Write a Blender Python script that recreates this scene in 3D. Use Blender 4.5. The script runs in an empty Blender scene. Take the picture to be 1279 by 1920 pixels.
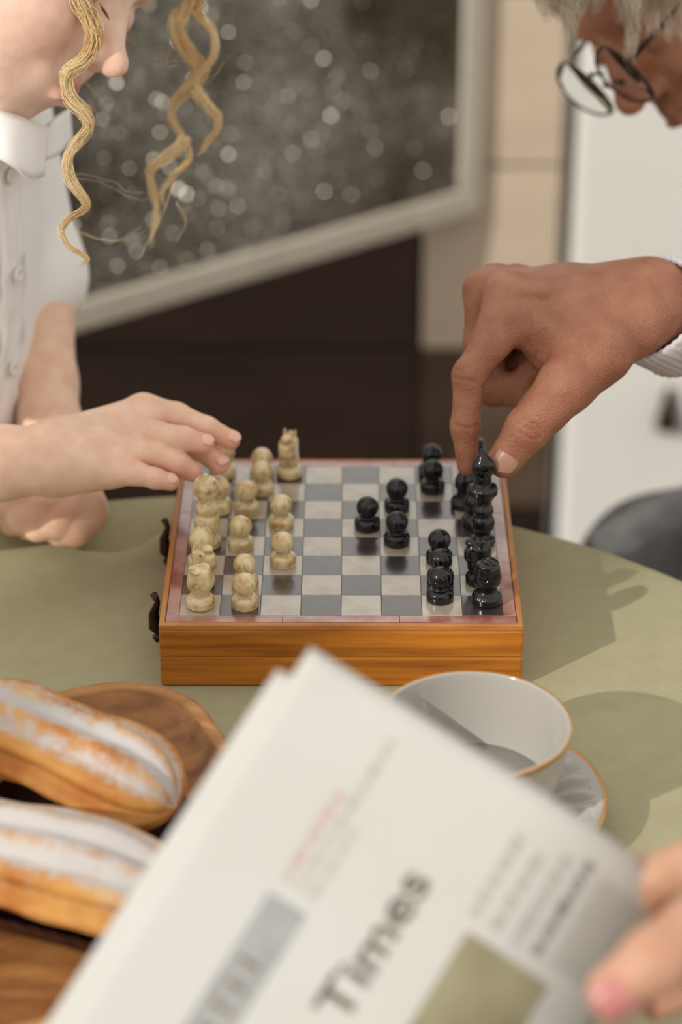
import bpy, bmesh, math, random
import numpy as np
from mathutils import Vector, Matrix, noise as mnoise
random.seed(7); RNG = np.random.default_rng(11)
SC = bpy.context.scene; COL = SC.collection
V = lambda *a: np.array(a, float)

# ------------------------------------------------------------------ camera, sky, sun, exposure
FPX = 85.0 / 36.0 * 1920.0; PIT = 0.49489; YAW = -0.003874
ZT, ZB = 0.75, 0.7903                      # cloth top, chess board top
CAM = V(0.004385, -1.244373, ZB + 0.687627)
CR = V(math.cos(YAW), -math.sin(YAW), 0)
CF = V(math.sin(YAW) * math.cos(PIT), math.cos(YAW) * math.cos(PIT), -math.sin(PIT))
CU = np.cross(CR, CF); CB = -CF
cd = bpy.data.cameras.new('camera'); cam = bpy.data.objects.new('camera', cd); COL.objects.link(cam)
cd.lens = 85; cd.sensor_fit = 'VERTICAL'; cd.sensor_height = 36; cd.sensor_width = 24; cd.clip_start = 0.05
cam.matrix_world = Matrix(((CR[0], CU[0], CB[0], CAM[0]), (CR[1], CU[1], CB[1], CAM[1]), (CR[2], CU[2], CB[2], CAM[2]), (0, 0, 0, 1)))
cd.dof.use_dof = True; cd.dof.focus_distance = 1.335; cd.dof.aperture_fstop = 3.8
SC.camera = cam
W = bpy.data.worlds.new('world'); SC.world = W; W.use_nodes = True
bg = W.node_tree.nodes['Background']; bg.inputs[0].default_value = (1.0, 0.968, 0.91, 1); bg.inputs[1].default_value = 1.0
sd = bpy.data.lights.new('sun', 'SUN'); sun = bpy.data.objects.new('sun', sd); COL.objects.link(sun)
sd.energy = 2.5; sd.angle = math.radians(.6); sd.color = (1.0, 0.97, 0.91)
sun.rotation_euler = Vector((0.0731, 0.0625, -0.0502)).to_track_quat('-Z', 'Y').to_euler(); sun.location = (-2, -1.6, 2.5)
SC.view_settings.view_transform = 'Standard'; SC.view_settings.look = 'None'
SC.view_settings.gamma = 1; SC.view_settings.use_curve_mapping = False; SC.view_settings.exposure = 0.0

def ray(x, y): return CF + (x - 639.5) / FPX * CR - (y - 960) / FPX * CU
def PD(x, y, d): return CAM + ray(x, y) * d                       # pixel + distance along the view axis
def PY(x, y, Y): r = ray(x, y); return CAM + r * (Y - CAM[1]) / r[1]
def PZ(x, y, z): r = ray(x, y); return CAM + r * (z - CAM[2]) / r[2]

# ------------------------------------------------------------------ materials
def lin(c): return tuple((v / 12.92 if v <= .04045 else ((v + .055) / 1.055) ** 2.4) for v in (x / 255. for x in c))
def mat(name, col, rough=.5, spec=.5, metal=0, col2=None, nscale=20, stretch=(1, 1, 1), bump=0, bscale=None, sss=0, coat=0, coatior=1.5, coatr=.08, trans=0, attr=None, detail=6, ramp=(.35, .65), ior=1.45, coords='Object', sssr=None):
    m = bpy.data.materials.new(name); m.use_nodes = True; nt = m.node_tree; N = nt.nodes; L = nt.links
    b = N['Principled BSDF']; b.inputs['Roughness'].default_value = rough; b.inputs['Specular IOR Level'].default_value = spec
    b.inputs['Metallic'].default_value = metal; b.inputs['Coat Weight'].default_value = coat; b.inputs['Coat Roughness'].default_value = coatr; b.inputs['Coat IOR'].default_value = coatior
    b.inputs['Transmission Weight'].default_value = trans; b.inputs['IOR'].default_value = ior
    c1 = (*lin(col), 1); b.inputs['Base Color'].default_value = c1
    tc = N.new('ShaderNodeTexCoord'); mp = N.new('ShaderNodeMapping'); mp.inputs['Scale'].default_value = stretch
    L.new(tc.outputs[coords], mp.inputs[0])
    src = None
    if attr:
        a = N.new('ShaderNodeAttribute'); a.attribute_name = attr; src = a.outputs['Color']
    if col2:
        n = N.new('ShaderNodeTexNoise'); n.inputs['Scale'].default_value = nscale; n.inputs['Detail'].default_value = detail; L.new(mp.outputs[0], n.inputs['Vector'])
        r = N.new('ShaderNodeValToRGB'); r.color_ramp.elements[0].position = ramp[0]; r.color_ramp.elements[1].position = ramp[1]
        r.color_ramp.elements[0].color = c1; r.color_ramp.elements[1].color = (*lin(col2), 1); L.new(n.outputs['Fac'], r.inputs[0])
        if src:
            mx = N.new('ShaderNodeMix'); mx.data_type = 'RGBA'; mx.blend_type = 'MULTIPLY'; mx.inputs[0].default_value = 1
            L.new(src, mx.inputs[6]); L.new(r.outputs[0], mx.inputs[7]); src = mx.outputs[2]
        else: src = r.outputs[0]
    if src: L.new(src, b.inputs['Base Color'])
    if bump:
        n = N.new('ShaderNodeTexNoise'); n.inputs['Scale'].default_value = bscale or nscale; n.inputs['Detail'].default_value = 5; L.new(mp.outputs[0], n.inputs['Vector'])
        bp = N.new('ShaderNodeBump'); bp.inputs['Strength'].default_value = 1; bp.inputs['Distance'].default_value = bump; L.new(n.outputs['Fac'], bp.inputs['Height']); L.new(bp.outputs[0], b.inputs['Normal'])
    if sss:
        b.inputs['Subsurface Weight'].default_value = sss; b.inputs['Subsurface Radius'].default_value = sssr or (1, .35, .2); b.inputs['Subsurface Scale'].default_value = .004
    return m
def nodes(m): return m.node_tree.nodes, m.node_tree.links, m.node_tree.nodes['Principled BSDF']

def groove_shade(m, col):                                        # shade painted in brown into the carved lines
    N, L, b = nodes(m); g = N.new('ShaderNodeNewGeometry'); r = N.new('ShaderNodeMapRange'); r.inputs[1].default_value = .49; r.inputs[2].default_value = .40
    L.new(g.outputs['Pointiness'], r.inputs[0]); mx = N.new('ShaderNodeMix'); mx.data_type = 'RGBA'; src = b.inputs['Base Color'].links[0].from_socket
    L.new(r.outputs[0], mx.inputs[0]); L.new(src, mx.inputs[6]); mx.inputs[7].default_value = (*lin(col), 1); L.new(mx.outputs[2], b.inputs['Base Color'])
M = {}
M['skin_child'] = mat('skin_child', (255, 255, 255), .48, .35, attr='tint', col2=(244, 236, 232), nscale=90, bump=.00012, bscale=700, sss=.12)
M['skin_man'] = mat('skin_man', (255, 255, 255), .42, .45, attr='tint', col2=(232, 218, 210), nscale=70, bump=.0008, bscale=600, sss=.06)
M['nail'] = mat('nail', (226, 176, 156), .25, .6, col2=(232, 186, 166), nscale=60)
M['nail_man'] = mat('nail_man', (178, 132, 112), .3, .5, col2=(188, 144, 124), nscale=60)
M['nail_pink'] = mat('nail_pink', (184, 116, 112), .25, .5, col2=(192, 126, 122), nscale=60)
M['shirt'] = mat('shirt', (250, 249, 247), .85, .2, col2=(246, 245, 243), nscale=12, bump=.0003, bscale=900)
M['button'] = mat('button', (225, 222, 214), .3, .5, col2=(238, 236, 230), nscale=80)
M['knit'] = mat('knit', (196, 188, 190), .9, .15, col2=(214, 207, 208), nscale=1, bump=.0006, bscale=300)
M['knit_brown'] = mat('knit_brown', (150, 132, 118), .9, .15, col2=(128, 110, 98), nscale=300, bump=.0006, bscale=400)
M['denim'] = mat('denim', (86, 85, 84), .9, .15, col2=(112, 110, 108), nscale=30, bump=.0008, bscale=200)
M['hair_girl'] = mat('hair_girl', (212, 172, 112), .36, .5, col2=(246, 226, 180), nscale=35, stretch=(1, 1, .4))
M['hair_man'] = mat('hair_man', (176, 160, 132), .45, .5, col2=(216, 206, 184), nscale=40)
M['brow'] = mat('brow', (150, 108, 66), .6, .3, col2=(176, 132, 84), nscale=60)
M['eye'] = mat('eye', (228, 220, 214), .15, .6, col2=(236, 230, 226), nscale=20)
M['cloth'] = mat('cloth', (166, 160, 128), .92, .15, col2=(171, 165, 133), nscale=60, bump=.0006, bscale=1100)
M['wood_box'] = mat('wood_box', (196, 122, 40), .36, .4, col2=(122, 64, 18), nscale=9, stretch=(1, 10, 16), bump=.00015, bscale=60, ramp=(.38, .74), detail=8)
M['wood_trim'] = mat('wood_trim', (192, 132, 74), .42, .4, col2=(160, 98, 50), nscale=9, stretch=(2, 2, 12), bump=.0002, bscale=80)
M['tile_light'] = mat('tile_light', (176, 164, 146), .24, .5, col2=(140, 126, 108), nscale=60, ramp=(.45, .8), bump=.00003, bscale=900, coat=1, coatior=1.85, coatr=.16)
M['tile_dark'] = mat('tile_dark', (66, 56, 52), .24, .5, col2=(44, 36, 34), nscale=70, bump=.00003, bscale=900, coat=1, coatior=1.85, coatr=.16)
M['tile_red'] = mat('tile_red', (132, 66, 54), .24, .5, col2=(178, 136, 122), nscale=34, stretch=(1, 1, 1), ramp=(.4, .62), bump=.00003, bscale=900, coat=1, coatior=1.85, coatr=.16)
M['grout'] = mat('grout', (84, 70, 60), .8, .2, col2=(64, 52, 44), nscale=80)
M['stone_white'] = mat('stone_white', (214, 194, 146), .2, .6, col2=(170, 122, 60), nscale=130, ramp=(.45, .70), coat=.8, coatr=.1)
groove_shade(M['stone_white'], (128, 82, 34))
M['stone_black'] = mat('stone_black', (13, 12, 12), .16, .6, col2=(24, 22, 21), nscale=90, bump=.00006, bscale=300)
M['iron'] = mat('iron', (40, 30, 26), .4, .5, metal=.7, col2=(74, 52, 40), nscale=90)
M['tray'] = mat('tray', (122, 76, 38), .42, .4, col2=(168, 116, 66), nscale=9, stretch=(3, 9, 9), bump=.0003, bscale=60, detail=8)
M['tray_rim'] = mat('tray_rim', (184, 136, 88), .5, .3, col2=(160, 112, 68), nscale=14, stretch=(2, 8, 8))
M['case'] = mat('case', (70, 34, 20), .7, .3, col2=(54, 26, 16), nscale=40)
M['porcelain'] = mat('porcelain', (172, 167, 159), .12, .5, col2=(176, 171, 164), nscale=10, coat=.5, sss=.1, sssr=(1, 1, 1))
M['gold'] = mat('gold', (206, 150, 78), .18, .5, metal=1, col2=(222, 170, 98), nscale=50)
M['tea'] = mat('tea', (168, 163, 155), .03, .5, col2=(164, 159, 151), nscale=10)
M['paper'] = mat('paper', (196, 194, 189), .9, .15, col2=(191, 189, 183), nscale=14, bump=.0001, bscale=300)
M['ink'] = mat('ink', (84, 74, 62), .9, .1, col2=(112, 100, 88), nscale=200)
M['ink_pale'] = mat('ink_pale', (160, 154, 146), .9, .1, col2=(170, 165, 157), nscale=200)
M['ink_red'] = mat('ink_red', (192, 150, 142), .9, .1, col2=(186, 158, 150), nscale=200)
M['print_blue'] = mat('print_blue', (148, 149, 148), .9, .1, col2=(162, 163, 162), nscale=60)
M['print_green'] = mat('print_green', (138, 131, 104), .9, .1, col2=(152, 146, 118), nscale=40)
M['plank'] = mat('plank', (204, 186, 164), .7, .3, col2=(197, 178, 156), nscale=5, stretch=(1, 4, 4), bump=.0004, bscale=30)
M['plank_half_shaded'] = mat('plank_half_shaded', (92, 74, 60), .6, .3, col2=(80, 64, 51), nscale=5, stretch=(1, 4, 4), bump=.0004, bscale=30)
M['plank_shaded'] = mat('plank_shaded', (46, 33, 25), .7, .2, col2=(38, 27, 20), nscale=5, stretch=(1, 4, 4), bump=.0004, bscale=30)
M['cream'] = mat('cream', (212, 204, 188), .45, .4, col2=(204, 195, 178), nscale=12, bump=.0002, bscale=40)
M['white_paint'] = mat('white_paint', (230, 228, 222), .5, .4, col2=(225, 222, 215), nscale=4, bump=.0002, bscale=20)
M['floor'] = mat('floor', (92, 74, 60), .5, .4, col2=(74, 58, 46), nscale=6, stretch=(1, 6, 1), bump=.0004, bscale=20)
M['chair_wood'] = mat('chair_wood', (150, 104, 72), .5, .4, col2=(120, 80, 52), nscale=8, stretch=(2, 8, 2), bump=.0003, bscale=40)
M['lens'] = mat('lens', (250, 250, 250), .02, .5, trans=1.0, ior=1.03, col2=(246, 247, 247), nscale=5)
M['wire'] = mat('wire', (58, 48, 44), .25, .5, metal=.8, col2=(76, 62, 56), nscale=60)
# glitter sheet: tiny facets with their own tilt
def glitter():
    m = bpy.data.materials.new('glitter'); m.use_nodes = True; N, L, b = nodes(m)
    tc = N.new('ShaderNodeTexCoord'); vo = N.new('ShaderNodeTexVoronoi'); vo.inputs['Scale'].default_value = 420
    L.new(tc.outputs['Object'], vo.inputs['Vector'])
    n = N.new('ShaderNodeTexNoise'); n.inputs['Scale'].default_value = 5; n.inputs['Detail'].default_value = 7; L.new(tc.outputs['Object'], n.inputs['Vector'])
    r = N.new('ShaderNodeValToRGB'); r.color_ramp.elements[0].position = .35; r.color_ramp.elements[1].position = .7
    r.color_ramp.elements[0].color = (*lin((78, 68, 55)), 1); r.color_ramp.elements[1].color = (*lin((176, 172, 162)), 1)
    L.new(n.outputs['Fac'], r.inputs[0]); L.new(r.outputs[0], b.inputs['Base Color'])
    sub = N.new('ShaderNodeVectorMath'); sub.operation = 'SUBTRACT'; sub.inputs[1].default_value = (.5, .5, .5); L.new(vo.outputs['Color'], sub.inputs[0])
    sc = N.new('ShaderNodeVectorMath'); sc.operation = 'SCALE'; L.new(sub.outputs[0], sc.inputs[0])
    vo2 = N.new('ShaderNodeTexVoronoi'); vo2.inputs['Scale'].default_value = 420; L.new(tc.outputs['Object'], vo2.inputs['Vector'])
    sx = N.new('ShaderNodeSeparateColor'); L.new(vo2.outputs['Color'], sx.inputs[0])
    gt = N.new('ShaderNodeMapRange'); gt.inputs[1].default_value = .70; gt.inputs[2].default_value = .72; gt.inputs[3].default_value = .8; gt.inputs[4].default_value = 2.4
    L.new(sx.outputs[2], gt.inputs[0]); L.new(gt.outputs[0], sc.inputs['Scale'])
    g = N.new('ShaderNodeNewGeometry'); ad = N.new('ShaderNodeVectorMath'); ad.operation = 'ADD'; L.new(g.outputs['Normal'], ad.inputs[0]); L.new(sc.outputs[0], ad.inputs[1])
    no = N.new('ShaderNodeVectorMath'); no.operation = 'NORMALIZE'; L.new(ad.outputs[0], no.inputs[0]); L.new(no.outputs[0], b.inputs['Normal'])
    b.inputs['Metallic'].default_value = .9; b.inputs['Roughness'].default_value = .30
    return m
M['glitter'] = glitter()
def pastry():
    m = bpy.data.materials.new('pastry'); m.use_nodes = True; N, L, b = nodes(m)
    tc = N.new('ShaderNodeTexCoord')
    n = N.new('ShaderNodeTexNoise'); n.inputs['Scale'].default_value = 30; n.inputs['Detail'].default_value = 5; L.new(tc.outputs['Object'], n.inputs['Vector'])
    r = N.new('ShaderNodeValToRGB'); r.color_ramp.elements[0].position = .3; r.color_ramp.elements[1].position = .72
    r.color_ramp.elements[0].color = (*lin((166, 98, 38)), 1); r.color_ramp.elements[1].color = (*lin((216, 164, 90)), 1); L.new(n.outputs['Fac'], r.inputs[0])
    a = N.new('ShaderNodeAttribute'); a.attribute_name = 'tint'
    n2 = N.new('ShaderNodeTexNoise'); n2.inputs['Scale'].default_value = 110; n2.inputs['Detail'].default_value = 8; n2.inputs['Roughness'].default_value = .75; L.new(tc.outputs['Object'], n2.inputs['Vector'])
    ad = N.new('ShaderNodeMath'); ad.operation = 'ADD'; L.new(a.outputs['Fac'], ad.inputs[0]); L.new(n2.outputs['Fac'], ad.inputs[1])
    mr = N.new('ShaderNodeMapRange'); mr.inputs[1].default_value = .86; mr.inputs[2].default_value = 1.2; L.new(ad.outputs[0], mr.inputs[0])
    mx = N.new('ShaderNodeMix'); mx.data_type = 'RGBA'; L.new(mr.outputs[0], mx.inputs[0]); L.new(r.outputs[0], mx.inputs[6]); mx.inputs[7].default_value = (*lin((194, 188, 184)), 1)
    L.new(mx.outputs[2], b.inputs['Base Color']); b.inputs['Roughness'].default_value = .6; b.inputs['Specular IOR Level'].default_value = .3
    bp = N.new('ShaderNodeBump'); bp.inputs['Distance'].default_value = .0008; L.new(n2.outputs['Fac'], bp.inputs['Height']); L.new(bp.outputs[0], b.inputs['Normal'])
    return m
M['pastry'] = pastry()

# ------------------------------------------------------------------ object helpers
def tag(o, label=None, cat=None, group=None, kind=None):
    if label: o['label'] = label
    if cat: o['category'] = cat
    if group: o['group'] = group
    if kind: o['kind'] = kind
    return o
def empty(name, loc=(0, 0, 0), rz=0):
    o = bpy.data.objects.new(name, None); COL.objects.link(o); o.location = loc; o.rotation_euler = (0, 0, rz); o.empty_display_size = .02; return o
def link(name, me, m, parent=None, smooth=True):
    o = bpy.data.objects.new(name, me); COL.objects.link(o)
    if m is not None and not me.materials: me.materials.append(m)
    if smooth:
        me.polygons.foreach_set('use_smooth', np.ones(len(me.polygons), bool))
    if parent is not None:
        o.parent = parent
    return o
def keep(o, parent):            # parent while the vertices stay where they are in the world
    o.parent = parent; o.matrix_parent_inverse = parent_mw(parent).inverted(); return o
def parent_mw(p):
    m = Matrix.LocRotScale(p.location, p.rotation_euler, p.scale)
    return m if p.parent is None else parent_mw(p.parent) @ p.matrix_parent_inverse @ m
def pydata(name, verts, faces):
    me = bpy.data.meshes.new(name); me.from_pydata([tuple(v) for v in verts], [], [tuple(f) for f in faces]); me.update(); return me
def box_bm(bm, c, s, rot=None):
    r = bmesh.ops.create_cube(bm, size=1)
    mt = Matrix.Translation(Vector(c)) @ (rot.to_4x4() if rot else Matrix()) @ Matrix.Diagonal((*s, 1))
    bmesh.ops.transform(bm, matrix=mt, verts=r['verts']); return r['verts']
def box(name, c, s, m, parent=None, bev=.0, rot=None, seg=2):
    bm = bmesh.new(); box_bm(bm, (0, 0, 0), s)
    if bev: bmesh.ops.bevel(bm, geom=bm.edges[:], offset=bev, segments=seg, affect='EDGES', profile=.5)
    if rot: bmesh.ops.transform(bm, matrix=rot.to_4x4(), verts=bm.verts)
    bmesh.ops.translate(bm, vec=Vector(c), verts=bm.verts)
    me = bpy.data.meshes.new(name); bm.to_mesh(me); bm.free(); return link(name, me, m, parent, smooth=False)
def lathe_mesh(name, prof, seg=48, fn=None):
    vs = []; fs = []
    n = len(prof)
    for (r, z) in prof:
        for k in range(seg):
            a = 2 * math.pi * k / seg; rr = r; zz = z
            if fn: rr, zz = fn(r, z, a)
            vs.append((rr * math.cos(a), rr * math.sin(a), zz))
    for i in range(n - 1):
        for k in range(seg):
            k2 = (k + 1) % seg
            fs.append((i * seg + k, i * seg + k2, (i + 1) * seg + k2, (i + 1) * seg + k))
    return pydata(name, vs, fs)
def smooth_prof(pts, n=6):
    out = []
    P = [pts[0]] + list(pts) + [pts[-1]]
    for i in range(1, len(P) - 2):
        p0, p1, p2, p3 = [np.array(q, float) for q in P[i - 1:i + 3]]
        for t in np.linspace(0, 1, n, endpoint=False):
            out.append(.5 * ((2 * p1) + (-p0 + p2) * t + (2 * p0 - 5 * p1 + 4 * p2 - p3) * t * t + (-p0 + 3 * p1 - 3 * p2 + p3) * t ** 3))
    out.append(np.array(pts[-1], float)); return out
def tube_data(path, rad, seg=6, vs=None, fs=None, cap=True):
    vs = [] if vs is None else vs; fs = [] if fs is None else fs
    P = np.asarray(path, float); n = len(P); base = len(vs)
    rad = np.full(n, rad) if np.isscalar(rad) else np.asarray(rad)
    T = np.gradient(P, axis=0); T /= np.linalg.norm(T, axis=1)[:, None] + 1e-12
    up = V(0, 0, 1) if abs(T[0][2]) < .9 else V(1, 0, 0)
    for i in range(n):
        s = np.cross(T[i], up); s /= np.linalg.norm(s) + 1e-12; q = np.cross(s, T[i]); up = q
        for k in range(seg):
            a = 2 * math.pi * k / seg
            vs.append(P[i] + rad[i] * (math.cos(a) * s + math.sin(a) * q))
    for i in range(n - 1):
        for k in range(seg):
            k2 = (k + 1) % seg
            fs.append((base + i * seg + k, base + i * seg + k2, base + (i + 1) * seg + k2, base + (i + 1) * seg + k))
    if cap:
        fs.append(tuple(base + k for k in range(seg))[::-1]); fs.append(tuple(base + (n - 1) * seg + k for k in range(seg)))
    return vs, fs
def tube(name, path, rad, m, parent=None, seg=8):
    vs, fs = tube_data(path, rad, seg); return link(name, pydata(name, vs, fs), m, parent)

# ------------------------------------------------------------------ distance fields -> mesh (surface nets)
class Field:
    def __init__(s, lo, hi, vox):
        s.lo = np.array(lo, float); s.v = vox; s.n = np.ceil((np.array(hi) - s.lo) / vox).astype(int) + 1
        s.ax = [s.lo[i] + vox * np.arange(s.n[i]) for i in range(3)]
        s.d = s.new()
    def new(s): return np.full(s.n, 1.0, np.float32)
    def sub(s, lo, hi, mg):
        a = np.clip(np.floor((np.minimum(lo, hi) - mg - s.lo) / s.v).astype(int), 0, s.n); b = np.clip(np.ceil((np.maximum(lo, hi) + mg - s.lo) / s.v).astype(int) + 1, 0, s.n)
        sl = tuple(slice(a[i], b[i]) for i in range(3))
        g = np.meshgrid(*[s.ax[i][sl[i]] for i in range(3)], indexing='ij', sparse=True)
        return sl, g
    @staticmethod
    def smin(a, b, k):
        if k <= 0: return np.minimum(a, b)
        h = np.maximum(k - np.abs(a - b), 0) / k
        return np.minimum(a, b) - h * h * k * .25
    def cone(s, D, a, b, ra, rb, k=.003):
        a = np.array(a, float); b = np.array(b, float); mg = max(ra, rb) + k + 3 * s.v
        sl, g = s.sub(a, b, mg)
        if any(x.stop <= x.start for x in sl): return
        ab = b - a; L2 = max(ab @ ab, 1e-12)
        t = np.clip(((g[0] - a[0]) * ab[0] + (g[1] - a[1]) * ab[1] + (g[2] - a[2]) * ab[2]) / L2, 0, 1)
        d = np.sqrt((g[0] - a[0] - t * ab[0]) ** 2 + (g[1] - a[1] - t * ab[1]) ** 2 + (g[2] - a[2] - t * ab[2]) ** 2) - (ra + (rb - ra) * t)
        D[sl] = s.smin(D[sl], d.astype(np.float32), k)
    def ell(s, D, c, r, R=None, k=.004, cut=False):
        c = np.array(c, float); r = np.array(r, float); R = np.eye(3) if R is None else R      # rows of R = local axes
        sl, g = s.sub(c, c, r.max() + k + 3 * s.v)
        if any(x.stop <= x.start for x in sl): return
        q = [((g[0] - c[0]) * R[i][0] + (g[1] - c[1]) * R[i][1] + (g[2] - c[2]) * R[i][2]) for i in range(3)]
        k0 = np.sqrt(sum((q[i] / r[i]) ** 2 for i in range(3))); k1 = np.sqrt(sum((q[i] / r[i] ** 2) ** 2 for i in range(3))) + 1e-9
        d = (k0 * (k0 - 1) / k1).astype(np.float32)
        D[sl] = -s.smin(-D[sl], d, k) if cut else s.smin(D[sl], d, k)
    def boxp(s, D, c, h, R=None, rnd=.001, k=.001, cut=False):
        c = np.array(c, float); R = np.eye(3) if R is None else R
        sl, g = s.sub(c, c, float(np.linalg.norm(h)) + k + 3 * s.v)
        q = [np.abs((g[0] - c[0]) * R[i][0] + (g[1] - c[1]) * R[i][1] + (g[2] - c[2]) * R[i][2]) - h[i] + rnd for i in range(3)]
        d = (np.sqrt(sum(np.maximum(x, 0) ** 2 for x in q)) + np.minimum(np.maximum(np.maximum(q[0], q[1]), q[2]), 0) - rnd).astype(np.float32)
        D[sl] = -s.smin(-D[sl], d, k) if cut else s.smin(D[sl], d, k)
    def groove(s, D, path, w, depth):
        P = [np.array(p, float) for p in path]; lo = np.min(P, axis=0); hi = np.max(P, axis=0)
        sl, g = s.sub(lo, hi, 3 * w); best = None
        for a, b in zip(P[:-1], P[1:]):
            ab = b - a; t = np.clip(((g[0] - a[0]) * ab[0] + (g[1] - a[1]) * ab[1] + (g[2] - a[2]) * ab[2]) / (ab @ ab + 1e-12), 0, 1)
            d = (g[0] - a[0] - t * ab[0]) ** 2 + (g[1] - a[1] - t * ab[1]) ** 2 + (g[2] - a[2] - t * ab[2]) ** 2
            best = d if best is None else np.minimum(best, d)
        D[sl] += (depth * np.exp(-best / (w * w))).astype(np.float32)
    def mesh(s, D):
        ins = D < 0; n = np.array(D.shape)
        c = np.zeros(n - 1, np.int8)
        offs = [(i, j, k) for i in (0, 1) for j in (0, 1) for k in (0, 1)]
        for (i, j, k) in offs: c += ins[i:n[0] - 1 + i, j:n[1] - 1 + j, k:n[2] - 1 + k]
        act = (c > 0) & (c < 8); idx = np.argwhere(act); ids = np.full(n - 1, -1, np.int32); ids[act] = np.arange(len(idx))
        acc = np.zeros((len(idx), 3)); cnt = np.zeros(len(idx))
        for a in offs:
            for ax in range(3):
                if a[ax] == 1: continue
                b = list(a); b[ax] = 1
                da = D[idx[:, 0] + a[0], idx[:, 1] + a[1], idx[:, 2] + a[2]]; db = D[idx[:, 0] + b[0], idx[:, 1] + b[1], idx[:, 2] + b[2]]
                m = (da < 0) != (db < 0); t = np.where(m, da / np.where(m, da - db, 1), 0)
                p = np.tile(np.array(a, float), (len(idx), 1)); p[:, ax] = t
                acc[m] += p[m]; cnt[m] += 1
        vs = s.lo + s.v * (idx + acc / cnt[:, None])
        fs = []
        for ax in range(3):
            o1, o2 = [(1, 2), (2, 0), (0, 1)][ax]
            A = ins; B = np.roll(ins, -1, axis=ax); sl = [slice(1, n[i] - 1) for i in range(3)]; sl[ax] = slice(0, n[ax] - 1); sl = tuple(sl)
            ch = np.zeros(n, bool); ch[sl] = A[sl] != B[sl]; e = np.argwhere(ch)
            if not len(e): continue
            def cid(d1, d2):
                q = e.copy(); q[:, o1] -= d1; q[:, o2] -= d2; return ids[q[:, 0], q[:, 1], q[:, 2]]
            f = np.stack([cid(1, 1), cid(0, 1), cid(0, 0), cid(1, 0)], 1)
            flip = ~ins[e[:, 0], e[:, 1], e[:, 2]]; f[flip] = f[flip][:, ::-1]
            fs.append(f[(f >= 0).all(1)])
        return vs, np.concatenate(fs)
def np_mesh(name, parts):
    vs = []; fs = []; o = 0
    for v, f in parts: vs.append(v); fs.append(f + o); o += len(v)
    vs = np.concatenate(vs); fs = np.concatenate(fs)
    me = bpy.data.meshes.new(name); me.vertices.add(len(vs)); me.vertices.foreach_set('co', vs.ravel().astype(np.float32))
    me.loops.add(fs.size); me.loops.foreach_set('vertex_index', fs.ravel().astype(np.int32))
    me.polygons.add(len(fs)); me.polygons.foreach_set('loop_start', np.arange(0, fs.size, 4, dtype=np.int32))
    try: me.polygons.foreach_set('loop_total', np.full(len(fs), 4, np.int32))
    except Exception: pass
    me.update(calc_edges=True); me.validate(); return me, vs
def tint(me, vs, base, blobs):
    c = np.tile(np.array(lin(base)), (len(vs), 1))
    for p, r, s, col in blobs:
        w = (s * np.exp(-((vs - np.array(p)) ** 2).sum(1) / (r * r)))[:, None]; c = c * (1 - w) + np.array(lin(col)) * w
    a = me.color_attributes.new('tint', 'FLOAT_COLOR', 'POINT'); a.data.foreach_set('color', np.c_[c, np.ones(len(c))].ravel().astype(np.float32))

# ------------------------------------------------------------------ the setting
YW = 1.15                                              # face of the panelled wall behind the table
fl = box('floor', (0, .2, -.02), (16, 16, .04), M['floor']); tag(fl, 'brown floor under the table', kind='structure')
wl = box('wall_back', (-.62, YW + .06, .47), (1.70, .08, .94), M['grout']); tag(wl, 'panelled wall of wide horizontal boards behind the table', kind='structure')
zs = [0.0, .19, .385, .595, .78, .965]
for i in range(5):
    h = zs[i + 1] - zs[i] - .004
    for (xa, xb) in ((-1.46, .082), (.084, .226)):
        left = xa < -1; keep(box('plank', ((xa + xb) / 2, YW + .011, zs[i] + .002 + h / 2), (xb - xa, .022, h), M['plank_shaded'] if i < 1 or (left and i < 3) else M['plank_half_shaded'] if i == 1 else M['plank'], None, .003), wl)  # darker boards carry the painted shade on the wall below the panel
# white cupboard right of the wall
cab = empty('cupboard', (.62, YW - .02, 0)); tag(cab, 'white painted cupboard beside the panelled wall', 'cupboard')
keep(box('cupboard_body', (.64, YW + .22, .49), (.80, .45, .98), M['white_paint'], None, .006), cab)
dr = keep(box('cupboard_door', (.64, YW - .014, .50), (.792, .018, .93), M['white_paint'], None, .004), cab)
hp = PY(1252, 765, YW - .03)
hm = lathe_mesh('drop_handle', smooth_prof([(.0005, .024), (.004, .022), (.005, .014), (.009, -.004), (.0125, -.020), (.010, -.026), (.0005, -.028)], 4), 16)
h = link('drop_handle', hm, M['iron']); h.location = hp; keep(h, dr)
h['label'] = 'dark drop-shaped pull'
# framed glitter sheet standing open in front of the wall
A = PZ(905, 398, .55); B = PZ(95, 640, .55)
fp = empty('framed_panel', (A[0], A[1], .55)); tag(fp, 'grey glitter sheet in a cream frame standing in front of the panelled wall', 'panel')
ex = (B - A); ex[2] = 0; ln = np.linalg.norm(ex); ex /= ln; ang = math.atan2(ex[1], ex[0]); LN = ln + .35; HT = .40
RZ = Matrix.Rotation(ang, 3, 'Z')
def pan(name, u0, u1, z0, z1, t, m, bev=.002):
    c = A + ex * (u0 + u1) / 2 + V(-.62, .78, 0) * .008; o = box(name, (c[0], c[1], (z0 + z1) / 2), (u1 - u0, t, z1 - z0), m, None, bev, RZ); return keep(o, fp)
FW = .030
pan('glitter_sheet', FW * .6, LN - FW * .6, .55 + FW * .6, .55 + HT - FW * .6, .008, M['glitter'], 0)
pan('frame_rail', 0, LN, .55, .55 + FW, .016, M['cream'], .004); pan('frame_rail', 0, LN, .55 + HT - FW, .55 + HT, .016, M['cream'], .004)
pan('frame_stile', 0, FW, .55 + FW, .55 + HT - FW, .016, M['cream'], .004); pan('frame_stile', LN - FW, LN, .55 + FW, .55 + HT - FW, .016, M['cream'], .004)
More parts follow.
